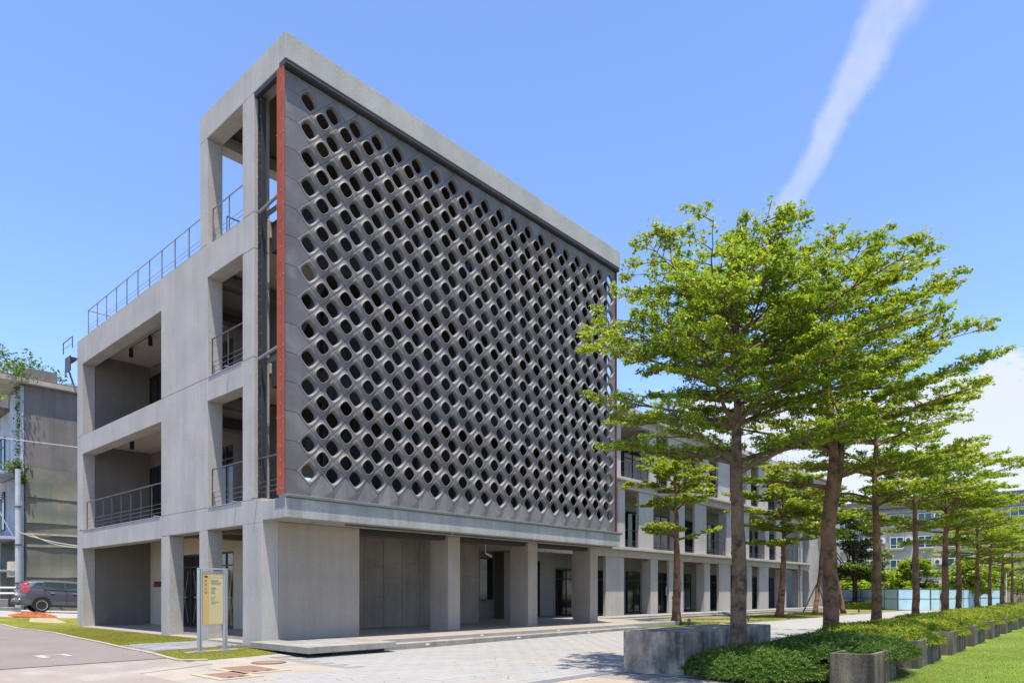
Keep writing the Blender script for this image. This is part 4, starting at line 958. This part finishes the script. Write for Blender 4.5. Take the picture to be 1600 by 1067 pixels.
for i, (x, y) in enumerate([(100, -22), (108, -34), (96, -40)]):
    blob_tree('broad_tree', ['dark tree at the far right behind the lawn', 'tall dark tree at the far right background', 'dark tree at the farthest right corner'][i], (x, y, -.1), 9 - i, 6, 80 + i, m_leafd, .3, 'far background trees', n=6000, s=.5)
# wood on the hill
r = np.random.default_rng(5); n = 60000; u = r.random(n); v = r.random(n); X_ = -120 + 260 * u; Y_ = 190 + 130 * v
prof = np.exp(-((X_ - 45) / 60) ** 2) * 76 + 18 * np.exp(-((X_ - 130) / 90) ** 2); tt = np.clip(v / .75, 0, 1); tt = tt * tt * (3 - 2 * tt)
cs = r.integers(0, 1500, n); cc_ = np.c_[-120 + 260 * r.random(1500), 190 + 130 * r.random(1500)]; prc = np.exp(-((cc_[:, 0] - 45) / 60) ** 2) * 76 + 18 * np.exp(-((cc_[:, 0] - 130) / 90) ** 2)
vc = np.clip((cc_[:, 1] - 190) / 130 / .75, 0, 1); vc = vc * vc * (3 - 2 * vc); hs = r.uniform(2, 6.5, 1500)
q = r.normal(0, 1, (n, 3)); q /= np.linalg.norm(q, axis=1)[:, None]
P = np.c_[cc_[cs] + q[:, :2] * 4.5, prc[cs] * vc[cs] + hs[cs] + q[:, 2] * 3.0]
V, F = leafcloud(P, 1.1, r, .6); o = obj('hillside_wood', npmesh('hillside_wood', V, F, m_leafd, tints(n, r, .7, 1.5, .4)), None, local=True); o['kind'] = 'stuff'; o['label'] = 'dense wood covering the distant hill'

# ================================================================== PLANTERS AND BUSHES
t = thing('concrete_block', 'massive mottled concrete bench block beside the first planter', 'concrete block', (2.75, -10.4, -.17))
cbm = MB().prism([(2.62, -10.36), (2.92, -11.62), (7.6, -11.56), (7.6, -10.36)][::1], -.4, .69); obj('block', cbm, m_block, t, bevel=.015)
obj('cap_joint', MB().prism([(2.80, -10.9), (2.80, -10.88), (7.6, -10.88), (7.6, -10.9)], .689, .692), m_steel, t) if False else None
def bush_mesh(seed, mat, lx, ly, hz, shoots=2600, ls=.055, up=.75):
    r = np.random.default_rng(seed); a = r.uniform(0, 2 * np.pi, shoots); rr = np.sqrt(r.random(shoots)); e = 3.2
    c, s = np.cos(a), np.sin(a); e = 2.5; k = (np.abs(c) ** e + np.abs(s) ** e) ** (-1 / e)
    x = c * k * rr * lx; y = s * k * rr * ly; top = hz * (1 - rr ** 3.4 * .85) + .05 * np.sin(x * 3.3 + seed) * np.cos(y * 2.9)
    edge = np.clip((rr - .55) / .45, 0, 1)
    D = np.c_[c * edge * 1.1 + r.normal(0, .35, shoots), s * edge * 1.1 + r.normal(0, .35, shoots), up - .55 * edge + r.normal(0, .18, shoots)]; D /= np.linalg.norm(D, axis=1)[:, None]
    B0 = np.c_[x, y, top - .12]; Ls = r.uniform(.07, .19, shoots); per = 12; idx = np.repeat(np.arange(shoots), per); t_ = np.tile(np.linspace(.15, 1, per), shoots)
    P = B0[idx] + D[idx] * (Ls[idx] * t_)[:, None]; P[:, 2] -= edge[idx] * t_ ** 2 * .05
    side = np.cross(D[idx], r.normal(0, 1, (len(idx), 3))); side /= np.linalg.norm(side, axis=1)[:, None]
    ld = D[idx] * .55 + side * .8; ld /= np.linalg.norm(ld, axis=1)[:, None]; wv = np.cross(ld, D[idx]); wv /= np.linalg.norm(wv, axis=1)[:, None] + 1e-9
    L_ = (ls * r.uniform(.7, 1.3, len(idx)))[:, None]
    V = np.stack([P, P + ld * L_ * .5 + wv * L_ * .17, P + ld * L_, P + ld * L_ * .5 - wv * L_ * .17], 1).reshape(-1, 3)
    n = len(idx); F = np.arange(n * 4).reshape(-1, 4); yv = r.random(n) < (.10 + .4 * t_ ** 2); br = r.random(n) < .006
    T = tints(n, r, .65, 1.25, yv=yv).reshape(-1, 4, 4); T[br, :, 0] *= 1.8; T[br, :, 1] *= .7
    return npmesh('foliage', V, F, mat, T.reshape(-1, 4))
def core_mesh(lx, ly, hz):  # solid dark mound filling the shrub so it is not see-through; no stems
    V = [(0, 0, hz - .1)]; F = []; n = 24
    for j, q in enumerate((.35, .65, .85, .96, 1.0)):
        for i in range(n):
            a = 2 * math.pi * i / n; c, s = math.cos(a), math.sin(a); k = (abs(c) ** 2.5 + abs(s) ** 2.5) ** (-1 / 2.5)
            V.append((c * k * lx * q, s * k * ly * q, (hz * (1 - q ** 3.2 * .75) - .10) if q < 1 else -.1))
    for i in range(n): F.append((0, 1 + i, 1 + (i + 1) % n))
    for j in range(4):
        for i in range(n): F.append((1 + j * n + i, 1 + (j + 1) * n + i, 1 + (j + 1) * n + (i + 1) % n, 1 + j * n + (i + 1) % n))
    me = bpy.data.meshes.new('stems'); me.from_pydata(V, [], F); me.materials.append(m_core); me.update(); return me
def bush(label, loc, fm, cm, rz=0, sc=(1, 1, 1)):
    t = thing('low_shrub', label, 'shrub', loc, rz, 'low shrubs filling the zigzag planters'); t.scale = sc
    for nm, me in (('foliage', fm), ('stems', cm)):
        o = bpy.data.objects.new(nm, me); C.objects.link(o); o.parent = t
    return t
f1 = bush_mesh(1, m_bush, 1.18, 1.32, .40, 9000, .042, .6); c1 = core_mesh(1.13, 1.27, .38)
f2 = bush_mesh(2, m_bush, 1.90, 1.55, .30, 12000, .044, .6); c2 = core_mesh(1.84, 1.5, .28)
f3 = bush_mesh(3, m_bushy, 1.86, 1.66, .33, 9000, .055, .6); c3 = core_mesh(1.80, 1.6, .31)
PG = 'sawtooth concrete planter boxes'
LW = [(2.95, -11.64), (2.72, -13.7), (2.9, -13.93), (4.69, -13.83), (4.69, -11.64)]
def planter(label, poly, zt, base=-.45, th=.13):
    cx_ = sum(p[0] for p in poly) / len(poly); cy_ = sum(p[1] for p in poly) / len(poly); t = thing('planter_box', label, 'planter', (cx_, cy_, H(cx_, cy_)), group=PG)
    n = len(poly); inner = []
    ar_ = sum(poly[i][0] * poly[(i + 1) % n][1] - poly[(i + 1) % n][0] * poly[i][1] for i in range(n)); sg = 1 if ar_ > 0 else -1
    for i in range(n):
        p0, p1, p2 = Vector(poly[i - 1]), Vector(poly[i]), Vector(poly[(i + 1) % n]); e1 = (p1 - p0).normalized(); e2 = (p2 - p1).normalized()
        n1 = Vector((-e1.y, e1.x)) * sg; n2 = Vector((-e2.y, e2.x)) * sg; m = (n1 + n2); m = m / max(.35, m.length_squared) * 2; inner.append(tuple(p1 + m * th * .5 * 1.0))
    for i in range(n):
        j = (i + 1) % n; a, b = poly[i], poly[j]; ia, ib = inner[i], inner[j]; g = .0015
        q = [a, b, ib, ia]; obj('wall_panel', MB().prism(q, base, zt), m_planter, t, bevel=.006)
    obj('soil', MB().prism(inner, base, zt - .12), m_soil, t); return t
planter('low curbed planter box beside the concrete block, nearest the camera', LW, -.03)
names = ['second', 'third', 'fourth', 'fifth', 'sixth', 'seventh', 'eighth', 'ninth', 'tenth', 'eleventh', 'twelfth', 'thirteenth']
bush('dark green low shrub nearest the camera, filling the planter beside the concrete block', (3.82, -12.92, .0), f1, c1, 0, (1.17, 1.10, 1.0))
TX = [2.6, 7.05, 10.9, 14.4, 18.2, 21.9, 25.7, 29.5, 33.3, 37.1, 41, 45, 49, 53]
names += ['fourteenth', 'fifteenth']
for i, x in enumerate(TX):
    nx_ = TX[i + 1] if i + 1 < len(TX) else x + 4; y = -15.02 + .010 * (x - 4); sp = nx_ - x; H0 = H(x, y)
    poly = [(x - .42, y + .80), (x, y), (x + sp * .74, y + .10), (x + sp - .44, y + .80), (x + sp - .44, y + 2.65), (x - .42, y + 2.65)]
    if i == 0: poly = [(2.95, -14.42), (3.14, -15.07), (4.92, -15.03), (6.60, -14.35), (6.60, -12.45), (4.72, -12.45), (4.72, -14.38)]
    planter(names[i] + ' streaked planter box of the zigzag row, counting from the concrete block', poly, H0 + .60)
    if i == 0: bush(names[i] + ' low shrub counted from the concrete block, dark green, spilling over its planter box', (5.25, -13.9, H0 + .52), f2, c2, 0, (.95, .84, .9))
    else: bush(names[i] + ' low shrub counted from the concrete block, spilling over its planter box', (x + sp * .44, y + 1.3, H0 + .56), f3, c3, math.pi * (i % 2), (sp / 4.0, .80, .78 + .12 * (i % 2)))

# ================================================================== FAR BACKGROUND
A = thing('apartment_building', 'beige four storey apartment block with blue windows and air conditioners beyond the trees', 'building', (95, 5, -.1))
m_apt = concrete('apartment_plaster', (.52, .46, .37), streak=.15); m_apt2 = concrete('apartment_band', (.38, .35, .31))
def ax_(name, *a, mat=m_apt, bevel=0, **k): return box(name, mat, A, *a, bevel, **k)
ax_('wall', 95, 110, -15.5, 15, -.2, 12.9); ax_('roof', 94.4, 111, -16, 15.6, 12.92, 14.0, mat=M('dark_roof', (.11, .11, .13), .8, .1))
ax_('cornice', 94.7, 94.99, -15.5, 15, 12.2, 12.5, mat=m_apt2)
for f_ in range(4):
    zb = .6 + f_ * 3.06 - .2
    for k in range(8):
        y1 = 13.0 - k * 3.35
        if f_ == 0 and k > 3: pass
        fr = glazing(A, 'window', 94.9, 94.9, y1 - 1.7, y1, zb + .9, zb + 2.5, 0, 2, zb + 1.4, glass=m_glassb, fw_=.1); fr.data.materials.clear(); fr.data.materials.append(m_white)
        ax_('sill', 94.7, 94.98, y1 - 1.85, y1 + .15, zb + .68, zb + .82, mat=m_apt2)
        if (k + f_) % 3 != 2:
            a_ = ax_('air_conditioner', 94.45, 94.97, y1 - 2.75, y1 - 1.95, zb + 1.7, zb + 2.4, mat=m_white)
            obj('fan_grille', MB().tube([(94.44, y1 - 2.35, zb + 2.05), (94.4, y1 - 2.35, zb + 2.05)], .25, 12), m_rail, a_)
            ax_('bracket', 94.5, 94.98, y1 - 2.8, y1 - 1.9, zb + 1.58, zb + 1.66, mat=m_apt2)
ax_('annex', 92, 94.9, -12, -6.5, -.2, 5.2, mat=concrete('annex_plaster', (.42, .37, .28)))
# blue hoarding
F_ = thing('hoarding_fence', 'pale blue printed hoarding in dark frames at the end of the plaza', 'fence', (58, -3, -.1))
mh = M('pale_blue_sheet', (.36, .56, .66), .6, .1, .35, col2=(.42, .60, .60), c2lo=.45, c2hi=.6, c2scale=.4)
pts = [(64, 6), (62.5, 1.2), (57.2, -3.2), (59.8, -5.2), (66.5, -6.1), (76, -6.6), (77, -8.2)]
for a, b in zip(pts, pts[1:]):
    a, b = Vector((*a, 0)), Vector((*b, 0)); n = max(1, round((b - a).length / 2.2)); d = (b - a).normalized(); nn = Vector((-d.y, d.x, 0))
    for i in range(n):
        p, q = a + (b - a) * (i / n), a + (b - a) * ((i + 1) / n); z0 = -.05
        def slab(name, u0, u1, za, zb, th, mat, off=0):
            s0, s1 = p + (q - p) * u0 - nn * off, p + (q - p) * u1 - nn * off; return obj(name, MB().prism([(s0 + nn * th)[:2], (s0 - nn * th)[:2], (s1 - nn * th)[:2], (s1 + nn * th)[:2]], za, zb), mat, F_)
        slab('panel', .03, .97, z0 + .05, 1.75, .01, mh); slab('post', -.012, .022, -.1, 1.85, .03, m_rail); slab('frame_rail', .02, .98, .92, .96, .025, m_rail, .0); slab('frame_rail', .02, .98, 1.76, 1.81, .025, m_rail)
obj('printed_spot', MB().box(66, 66.7, -6.14, -6.12, 1.1, 1.5), M('pink_print', (.65, .35, .42), .6, .1), F_)
# mesh court railing above and behind the hoarding
K = thing('court_fence', 'thin dark wire court fence standing behind the blue hoarding', 'fence', (80, 0, -.1))
for y in range(-7, 12, 2): obj('post', MB().tube([(80, y, -.1), (80, y, 4.3)], .06, 6), m_rail, K)
for z in (2.4, 3.0, 3.6, 4.25): obj('rail', MB().tube([(80, -8, z), (80, 11, z)], .035, 5), m_rail, K)
K2 = thing('dark_railing', 'dark railings with pale uprights right of the blue hoarding', 'fence', (78, -12, -.1))
for k in range(24):
    y = -8.6 - k * .6; obj('upright', MB().box(78, 78.06, y - .03, y + .03, -.1, 3.6 if k % 4 == 0 else 2.0), m_rail if k % 3 else m_white, K2)
for z in (.4, 1.9, 2.8, 3.5): obj('rail', MB().box(78.0, 78.08, -22.5, -8.5, z, z + .07), m_rail, K2)
hb = bush_mesh(9, m_leafd, 3.0, 2.2, 2.0, 3000, .25, .4)
o = thing('rounded_hedge', 'dark rounded hedge beneath the far trees on the right', 'hedge', (70, -14.5, -.2))
for nm, me in (('foliage', hb), ('stems', core_mesh(2.9, 2.1, 2.0))): q = bpy.data.objects.new(nm, me); C.objects.link(q); q.parent = o
o = thing('low_hedge', 'low clipped hedge under the dark tree before the hoarding', 'hedge', (60.5, .3, -.15)); o.scale = (.5, 1.5, .4)
for nm, me in (('foliage', hb), ('stems', core_mesh(2.9, 2.1, 2.0))): q = bpy.data.objects.new(nm, me); C.objects.link(q); q.parent = o
tag(obj('concrete_bench', MB().box(66, 67, -11.4, -9.2, -.1, .55), m_planter, loc=(66, -10, -.1)), 'dark low concrete seat among the far tree trunks', 'bench')

# ================================================================== SIGN
S = thing('information_sign', 'steel framed sign board with a cream panel standing on the left lawn', 'sign', (-1.57, -.31, H(-1.57, -.31)), math.atan2(.06, .72))
m_al = M('brushed_steel', (.42, .44, .46), .35, .06, 2, metal=.6)
def sx(name, *a, mat=m_al, parent=S, bevel=.004): return obj(name, MB().box(*a), mat, parent, local=True, bevel=bevel)
sx('footing', -.72, .72, -.1, .1, -.06, .035, mat=m_kerb)
for s in (-1, 1):
    p = sx('post', s * .355 - .045, s * .355 - .008, -.05, .05, .035, 2.16); sx('post', s * .355 + .008, s * .355 + .045, -.05, .05, .035, 2.16)
    sx('post_web', s * .355 - .008, s * .355 + .008, -.025, .025, .035, 2.12, mat=m_rail, bevel=0)
    for dx in (-.1, .1): sx('base_plate', s * .355 + dx - .035, s * .355 + dx + .035, -.05, .05, .035, .06)
sx('top_rail', -.40, .40, -.05, .05, 2.165, 2.20); sx('top_rail', -.305, .305, -.03, .03, 2.09, 2.12)
m_cream = M('cream_panel', (.50, .42, .22), .4, .03); bd = sx('board', -.285, .285, -.022, .022, .72, 2.07, mat=m_cream)
sx('orange_strip', -.284, -.11, -.0245, -.0225, .722, 2.068, mat=M('ochre_print', (.50, .34, .13), .4, .03), parent=bd, bevel=0)
sx('header_band', -.108, .284, -.0245, -.0225, 1.95, 2.068, mat=M('ochre_band', (.47, .37, .19), .4, .03), parent=bd, bevel=0)
sx('logo', -.235, -.15, -.027, -.025, 1.955, 2.0, mat=m_frame, parent=bd, bevel=0)
m_ink = M('faded_ink', (.22, .19, .13), .6, 0)
def text(body, x, z, size, mat, parent, name='lettering', vertical=False):
    for i, ch in enumerate(body if vertical else [body]):
        cu = bpy.data.curves.new(name, 'FONT'); cu.body = ch; cu.size = size; cu.extrude = .0006
        tmp = bpy.data.objects.new('tmp', cu); C.objects.link(tmp); bpy.context.view_layer.update(); me = bpy.data.meshes.new_from_object(tmp.evaluated_get(bpy.context.evaluated_depsgraph_get())); bpy.data.objects.remove(tmp)
        o = bpy.data.objects.new(name, me); C.objects.link(o); o.parent = parent; o.location = (x, -.0265, z - i * size * 1.35); o.rotation_euler = (R(90), 0, 0); me.materials.clear(); me.materials.append(mat)
text('教學大樓', -.235, 1.84, .075, m_ink, bd, vertical=True)
for i, (z, wd) in enumerate([(1.88, .22), (1.85, .18), (1.81, .27), (1.78, .24), (1.68, .12), (1.655, .14), (1.61, .10), (1.57, .09), (1.53, .11), (1.43, .13), (1.38, .08), (1.31, .22), (1.27, .12)]):
    k = MB(); x = -.05; rr = random.Random(i)
    while x < -.05 + wd: c_ = rr.uniform(.008, .016); k.box(x, x + c_, -.0262, -.0245, z, z + .014); x += c_ + .005
    obj('text_line', k, m_ink, bd, local=True)

# ================================================================== CAR
K_ = thing('parked_car', 'dark grey estate car parked on the sloping lane by the old building', 'car', (.43, 24.2, .50))
K_.rotation_euler = (0, R(2.6), R(-3))
m_body = M('car_paint', (.11, .115, .14), .28, .03, 2, metal=.35, coat=.8)
m_tyre = M('tyre', (.015, .015, .015), .8); m_plast = M('black_trim', (.02, .02, .02), .6); m_alloy = M('alloy', (.55, .55, .56), .3, .03, metal=.7)
# stations along x from tail (-.95) to nose (3.6); rear axle at 0
ST = [(-.97, .44, .62, .70, .98, .70, 1.02), (-.93, .34, .72, .86, 1.05, .80, 1.10), (-.80, .30, .80, .895, 1.10, .70, 1.42), (-.62, .30, .84, .905, 1.12, .63, 1.585), (-.35, .29, .85, .91, 1.12, .62, 1.645), (.2, .28, .86, .91, 1.10, .62, 1.675),
      (.9, .28, .86, .91, 1.08, .62, 1.68), (1.5, .28, .86, .91, 1.07, .61, 1.66), (1.95, .28, .86, .91, 1.06, .59, 1.58), (2.3, .28, .86, .91, 1.05, .64, 1.40), (2.62, .28, .86, .905, 1.04, .72, 1.19), (2.85, .28, .85, .90, 1.03, .76, 1.08),
      (3.25, .28, .82, .87, .95, .70, 1.0), (3.48, .32, .72, .80, .82, .60, .86), (3.58, .40, .58, .66, .66, .50, .70)]
V = []; F = []
for (x, zb, wb, wm, zw, wr, zr_) in ST:
    half = [(0, zb), (wb * .92, zb), (wb + .02, zb + .10), (wm, (zb + zw) / 2), (wm * .985, zw), ((wm * .96 + wr) / 2, zw + (zr_ - zw) * .45), (wr + .03, zw + (zr_ - zw) * .86), (wr * .8, zw + (zr_ - zw) * .985), (0, zr_)]
    V += [(x, -y, z) for y, z in half] + [(x, y, z) for y, z in reversed(half[1:-1])]
nn_ = 16
for i in range(len(ST) - 1):
    for k in range(nn_): F.append((i * nn_ + k, (i + 1) * nn_ + k, (i + 1) * nn_ + (k + 1) % nn_, i * nn_ + (k + 1) % nn_))
F.append(tuple(range(nn_))); F.append(tuple((len(ST) - 1) * nn_ + k for k in reversed(range(nn_))))
me = bpy.data.meshes.new('body'); me.from_pydata(V, [], F); me.update(); bm = bmesh.new(); bm.from_mesh(me); bmesh.ops.recalc_face_normals(bm, faces=bm.faces[:]); bm.to_mesh(me); bm.free()
bo = obj('body', me, m_body, K_, local=True, smooth=True); sb = bo.modifiers.new('sub', 'SUBSURF'); sb.levels = sb.render_levels = 2
def side_at(x, f, sgn, off=.006):          # point on the greenhouse side, f from belt 0 to roof 1
    for a, b in zip(ST, ST[1:]):
        if a[0] <= x <= b[0]:
            t_ = (x - a[0]) / (b[0] - a[0]); v = [a[i] + (b[i] - a[i]) * t_ for i in range(7)]; break
    zw, zr_ = v[4], v[6]; y0, y1 = v[3] * .985, v[5] + .03; p = (.45, .86)
    ym = (v[3] * .96 + v[5]) / 2; y = y0 + (ym - y0) * (f / .45) if f < .45 else ym + (y1 - ym) * ((f - .45) / .41)
    return (x, sgn * (y + off), zw + (zr_ - zw) * f)
for sgn in (-1, 1):
    for (xa, xb, fa, fb, nm) in ((-.50, .05, .22, .72, 'quarter_window'), (.13, .98, .10, .80, 'side_window'), (1.06, 2.15, .10, .80, 'side_window')):
        V = []; F = []; n = 8
        for i in range(n + 1):
            x = xa + (xb - xa) * i / n; lo, hi = fa, fb
            if nm == 'quarter_window': lo = fa + .0; hi = .22 + .50 * min(1, (i / n) * 1.9 + .08)
            if xb > 2 and i > n - 4: hi = fb - (i - n + 4) * .10
            for j in range(4): V.append(side_at(x, lo + (hi - lo) * j / 3, sgn, .012))
        for i in range(n):
            for j in range(3): q = i * 4 + j; F.append((q, q + 1, q + 5, q + 4) if sgn > 0 else (q, q + 4, q + 5, q + 1))
        me = bpy.data.meshes.new(nm); me.from_pydata(V, [], F); me.update(); obj(nm, me, M('car_glass', (.03, .045, .05), .04, 0, spec=.8), K_, local=True, smooth=True)
    pil = MB()
    for x in (.09, 1.02): a, b = side_at(x, .08, sgn, .010), side_at(x, .82, sgn, .010); pil.tube([a, b], .035, 4)
    obj('pillar', pil, m_plast, K_, local=True)
    for x in (.35, 1.35): obj('door_handle', MB().box(x, x + .2, sgn * .915 - .015, sgn * .915 + .015, .98, 1.01), m_alloy, K_, local=True, bevel=.005)
    for x in (.12, 1.08, 2.2): obj('door_gap', MB().box(x, x + .010, sgn * .905 - .006, sgn * .905 + .012, .42, 1.02), m_plast, K_, local=True)
    obj('sill_trim', MB().box(.42, 2.2, sgn * .87 - .03, sgn * .87 + .045, .27, .40), m_plast, K_, local=True, bevel=.02)
    obj('mirror', MB().box(1.95, 2.12, sgn * 1.0 - .09, sgn * 1.0 + .09, 1.05, 1.2), m_body, K_, local=True, bevel=.04)
    # tail lamp: tall red lens wrapped on the rear corner
    tl = MB(); V = [side_at(-.55, .80, sgn, .02), side_at(-.70, .60, sgn, .02), side_at(-.80, .2, sgn, .02), (-.93, sgn * .83, 1.02), (-.95, sgn * .70, .98), (-.93, sgn * .72, 1.15), (-.80, sgn * .70, 1.4), (-.66, sgn * .66, 1.56)]
    V += [(-.62, sgn * .915, .93), (-.58, sgn * .90, 1.10)]
    tl.add(V, [(0, 1, 6, 7), (1, 2, 5, 6), (2, 3, 4, 5), (2, 9, 8, 3), (1, 9, 2)]); o = obj('tail_lamp', tl, M('red_lens', (.38, .02, .03), .15, .05, coat=.6), K_, local=True)
    sf = o.modifiers.new('s', 'SOLIDIFY'); sf.thickness = .02
    obj('headlight', MB().box(3.2, 3.5, sgn * .66 - .12, sgn * .66 + .12, .78, .92), M('clear_lens', (.6, .6, .62), .1), K_, local=True, bevel=.04)
    for x in (0, 2.62):
        wh = thing('wheel', None, None, (x, sgn * .80, .34)); wh.parent = K_
        n = 26; tb = MB(); prof_ = [(.245, .11), (.30, .12), (.335, .10), (.345, .06), (.345, -.06), (.335, -.10), (.30, -.12), (.245, -.11)]
        for i in range(n):
            a = 2 * math.pi * i / n
            for rr, yy in prof_: tb.v.append((rr * math.cos(a), yy, rr * math.sin(a)))
        m_ = len(prof_)
        for i in range(n):
            for j in range(m_): tb.f.append((i * m_ + j, i * m_ + (j + 1) % m_, ((i + 1) % n) * m_ + (j + 1) % m_, ((i + 1) % n) * m_ + j))
        ty = obj('tyre', tb, m_tyre, wh, local=True, smooth=True)
        rb = MB().tube([(0, sgn * .06, 0), (0, sgn * .09, 0)], .055, 12).tube([(0, -.02 * sgn, 0), (0, .0, 0)], .24, 20)
        for k in range(7):
            a = 2 * math.pi * k / 7; c, s = math.cos(a), math.sin(a); w0, w1 = .030, .052
            rb.add([(c * .04 - s * w0, sgn * .085, s * .04 + c * w0), (c * .04 + s * w0, sgn * .085, s * .04 - c * w0), (c * .235 + s * w1, sgn * .10, s * .235 - c * w1), (c * .235 - s * w1, sgn * .10, s * .235 + c * w1),
                    (c * .04 - s * w0, sgn * .05, s * .04 + c * w0), (c * .04 + s * w0, sgn * .05, s * .04 - c * w0), (c * .235 + s * w1, sgn * .06, s * .235 - c * w1), (c * .235 - s * w1, sgn * .06, s * .235 + c * w1)],
                   [(0, 1, 2, 3), (7, 6, 5, 4), (0, 4, 5, 1), (1, 5, 6, 2), (2, 6, 7, 3), (3, 7, 4, 0)])
        rg = MB(); q = 24
        for i in range(q):
            a = 2 * math.pi * i / q
            for rr, yy in ((.225, .105), (.25, .112), (.25, .05), (.225, .05)): rg.v.append((rr * math.cos(a), sgn * yy, rr * math.sin(a)))
        for i in range(q):
            for j in range(4): rg.f.append((i * 4 + j, i * 4 + (j + 1) % 4, ((i + 1) % q) * 4 + (j + 1) % 4, ((i + 1) % q) * 4 + j))
        obj('rim', rb, m_alloy, wh, local=True); obj('rim_ring', rg, m_alloy, wh, local=True)
        # dark arch lip
        ar = MB(); q = 14
        for i in range(q + 1):
            a = math.pi * (-.08 + 1.16 * i / q)
            for rr, yy in ((.37, .80), (.435, .80), (.435, .925), (.37, .915)): ar.v.append((x + rr * math.cos(a), sgn * yy, .34 + rr * math.sin(a)))
        for i in range(q):
            for j in range(4): ar.f.append((i * 4 + j, i * 4 + (j + 1) % 4, (i + 1) * 4 + (j + 1) % 4, (i + 1) * 4 + j))
        obj('wheel_arch', ar, m_plast, K_, local=True, smooth=False)
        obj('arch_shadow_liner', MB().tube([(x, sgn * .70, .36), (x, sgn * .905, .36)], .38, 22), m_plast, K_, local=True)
rw = MB().add([(-.815, -.62, 1.16), (-.815, .62, 1.16), (-.655, .54, 1.55), (-.655, -.54, 1.55)], [(0, 3, 2, 1)]); o = obj('rear_window', rw, M('car_glass', (.03, .045, .05)), K_, local=True); sf = o.modifiers.new('s', 'SOLIDIFY'); sf.thickness = .03; sf.offset = 1
obj('rear_bumper', MB().box(-1.06, -.80, -.84, .84, .40, .66), m_body, K_, local=True, bevel=.07); obj('bumper_trim', MB().box(-1.07, -.9, -.80, .80, .34, .43), m_plast, K_, local=True, bevel=.03)
pl = obj('number_plate', MB().box(-.985, -.965, -.26, .10, .82, .97), m_white, K_, local=True); obj('emblem', MB().box(-.97, -.95, -.06, .06, 1.04, 1.11), m_alloy, K_, local=True, bevel=.01)
obj('exhaust', MB().tube([(-1.06, -.5, .33), (-.8, -.5, .33)], .03, 8), m_alloy, K_, local=True); obj('aerial', MB().tube([(-.45, 0, 1.65), (-.62, 0, 1.85)], .008, 5), m_plast, K_, local=True)
bo.modifiers['sub'].levels = 2

# ================================================================== SMALL THINGS
for i, (x, y, lb) in enumerate([(19.9, -2.85, 'small black garden spotlight right of the nearest small tree'), (26.7, -2.85, 'small black garden spotlight midway along the grass strip'), (32.0, -3.1, 'small black garden spotlight before the leaning small tree'), (46.5, -3.0, 'small black garden spotlight near the end wall')]):
    t = thing('garden_spotlight', lb, 'spotlight', (x, y, -.08), group='spotlights in the grass strip')
    obj('spike', MB().tube([(0, 0, 0), (0, 0, .14)], .02, 6), m_frame, t, local=True); obj('lamp_head', MB().tube([(-.05, 0, .12), (.07, .0, .32)], [.06, .075], 10), m_frame, t, local=True)
# orange safety net heaped by the lawn, with a stick
n = 26; V = []; F = []
rr = random.Random(3)
for j in range(9):
    for i in range(n):
        x = -1.5 + 1.75 * i / (n - 1); y = 20.15 + .9 * j / 8; e = math.sin(math.pi * i / (n - 1)) ** .6 * math.sin(math.pi * j / 8); V.append((x + rr.uniform(-.03, .03), y, H(x, y) + .02 + e * (.10 + rr.uniform(0, .10))))
for j in range(8):
    for i in range(n - 1): q = j * n + i; F.append((q, q + 1, q + n + 1, q + n))
me = bpy.data.meshes.new('safety_net'); me.from_pydata(V, [], F); me.update(); o = obj('safety_net', me, M('orange_net', (.75, .19, .03), .7, .2, 6), loc=(-.6, 20.5, .3)); wf = o.modifiers.new('w', 'WIREFRAME'); wf.thickness = .035; wf.use_even_offset = False; wf.use_replace = True
tag(o, 'crumpled orange safety netting lying at the edge of the lawn', 'netting')
t = thing('marker_stick', 'thin pale stick standing beside the orange netting', 'stick', (-.02, 20.3, .3)); obj('stick', MB().tube([(-.02, 20.3, .2), (-.0, 20.28, .75)], .014, 5), m_kerb, t); obj('sand_patch', sheet('sand', [(-.9, 18.0), (.02, 17.9), (.02, 19.6), (-1.1, 19.8)], M('sand', (.45, .36, .22), .95, .15, 3), .001, 1).data, None) if False else None
sheet('bare_patch', [(-1.3, 18.4), (-.5, 17.7), (.03, 17.6), (.03, 19.7), (-.9, 19.9)], M('sand', (.42, .33, .19), .95, .18, 2.2, speck=.2, sscale=30), .004, .6)
n = 420; P = np.zeros((n, 3)); P[:, 0] = np.where(rng.random(n) < .5, rng.uniform(-4, 12, n), rng.uniform(2, 24, n)); P[:, 1] = np.where(rng.random(n) < .45, rng.uniform(-11.5, -6, n), rng.uniform(-17.5, -15.3, n))
P[:, 2] = [H(a, b) + .014 for a, b in P[:, :2]]; V, F = leafcloud(P, .06, rng, 9); o = obj('fallen_leaves', npmesh('fallen_leaves', V, F, M('dry_leaf', (.22, .13, .04), .8, .2, tint=True), tints(n, rng, .5, 1.4, .3)), None, local=True); o['kind'] = 'stuff'; o['label'] = 'dry fallen leaves on the paving and lawn'
print('TRIS', sum(len(o.data.polygons) * 2 for o in bpy.data.objects if o.type == 'MESH'))
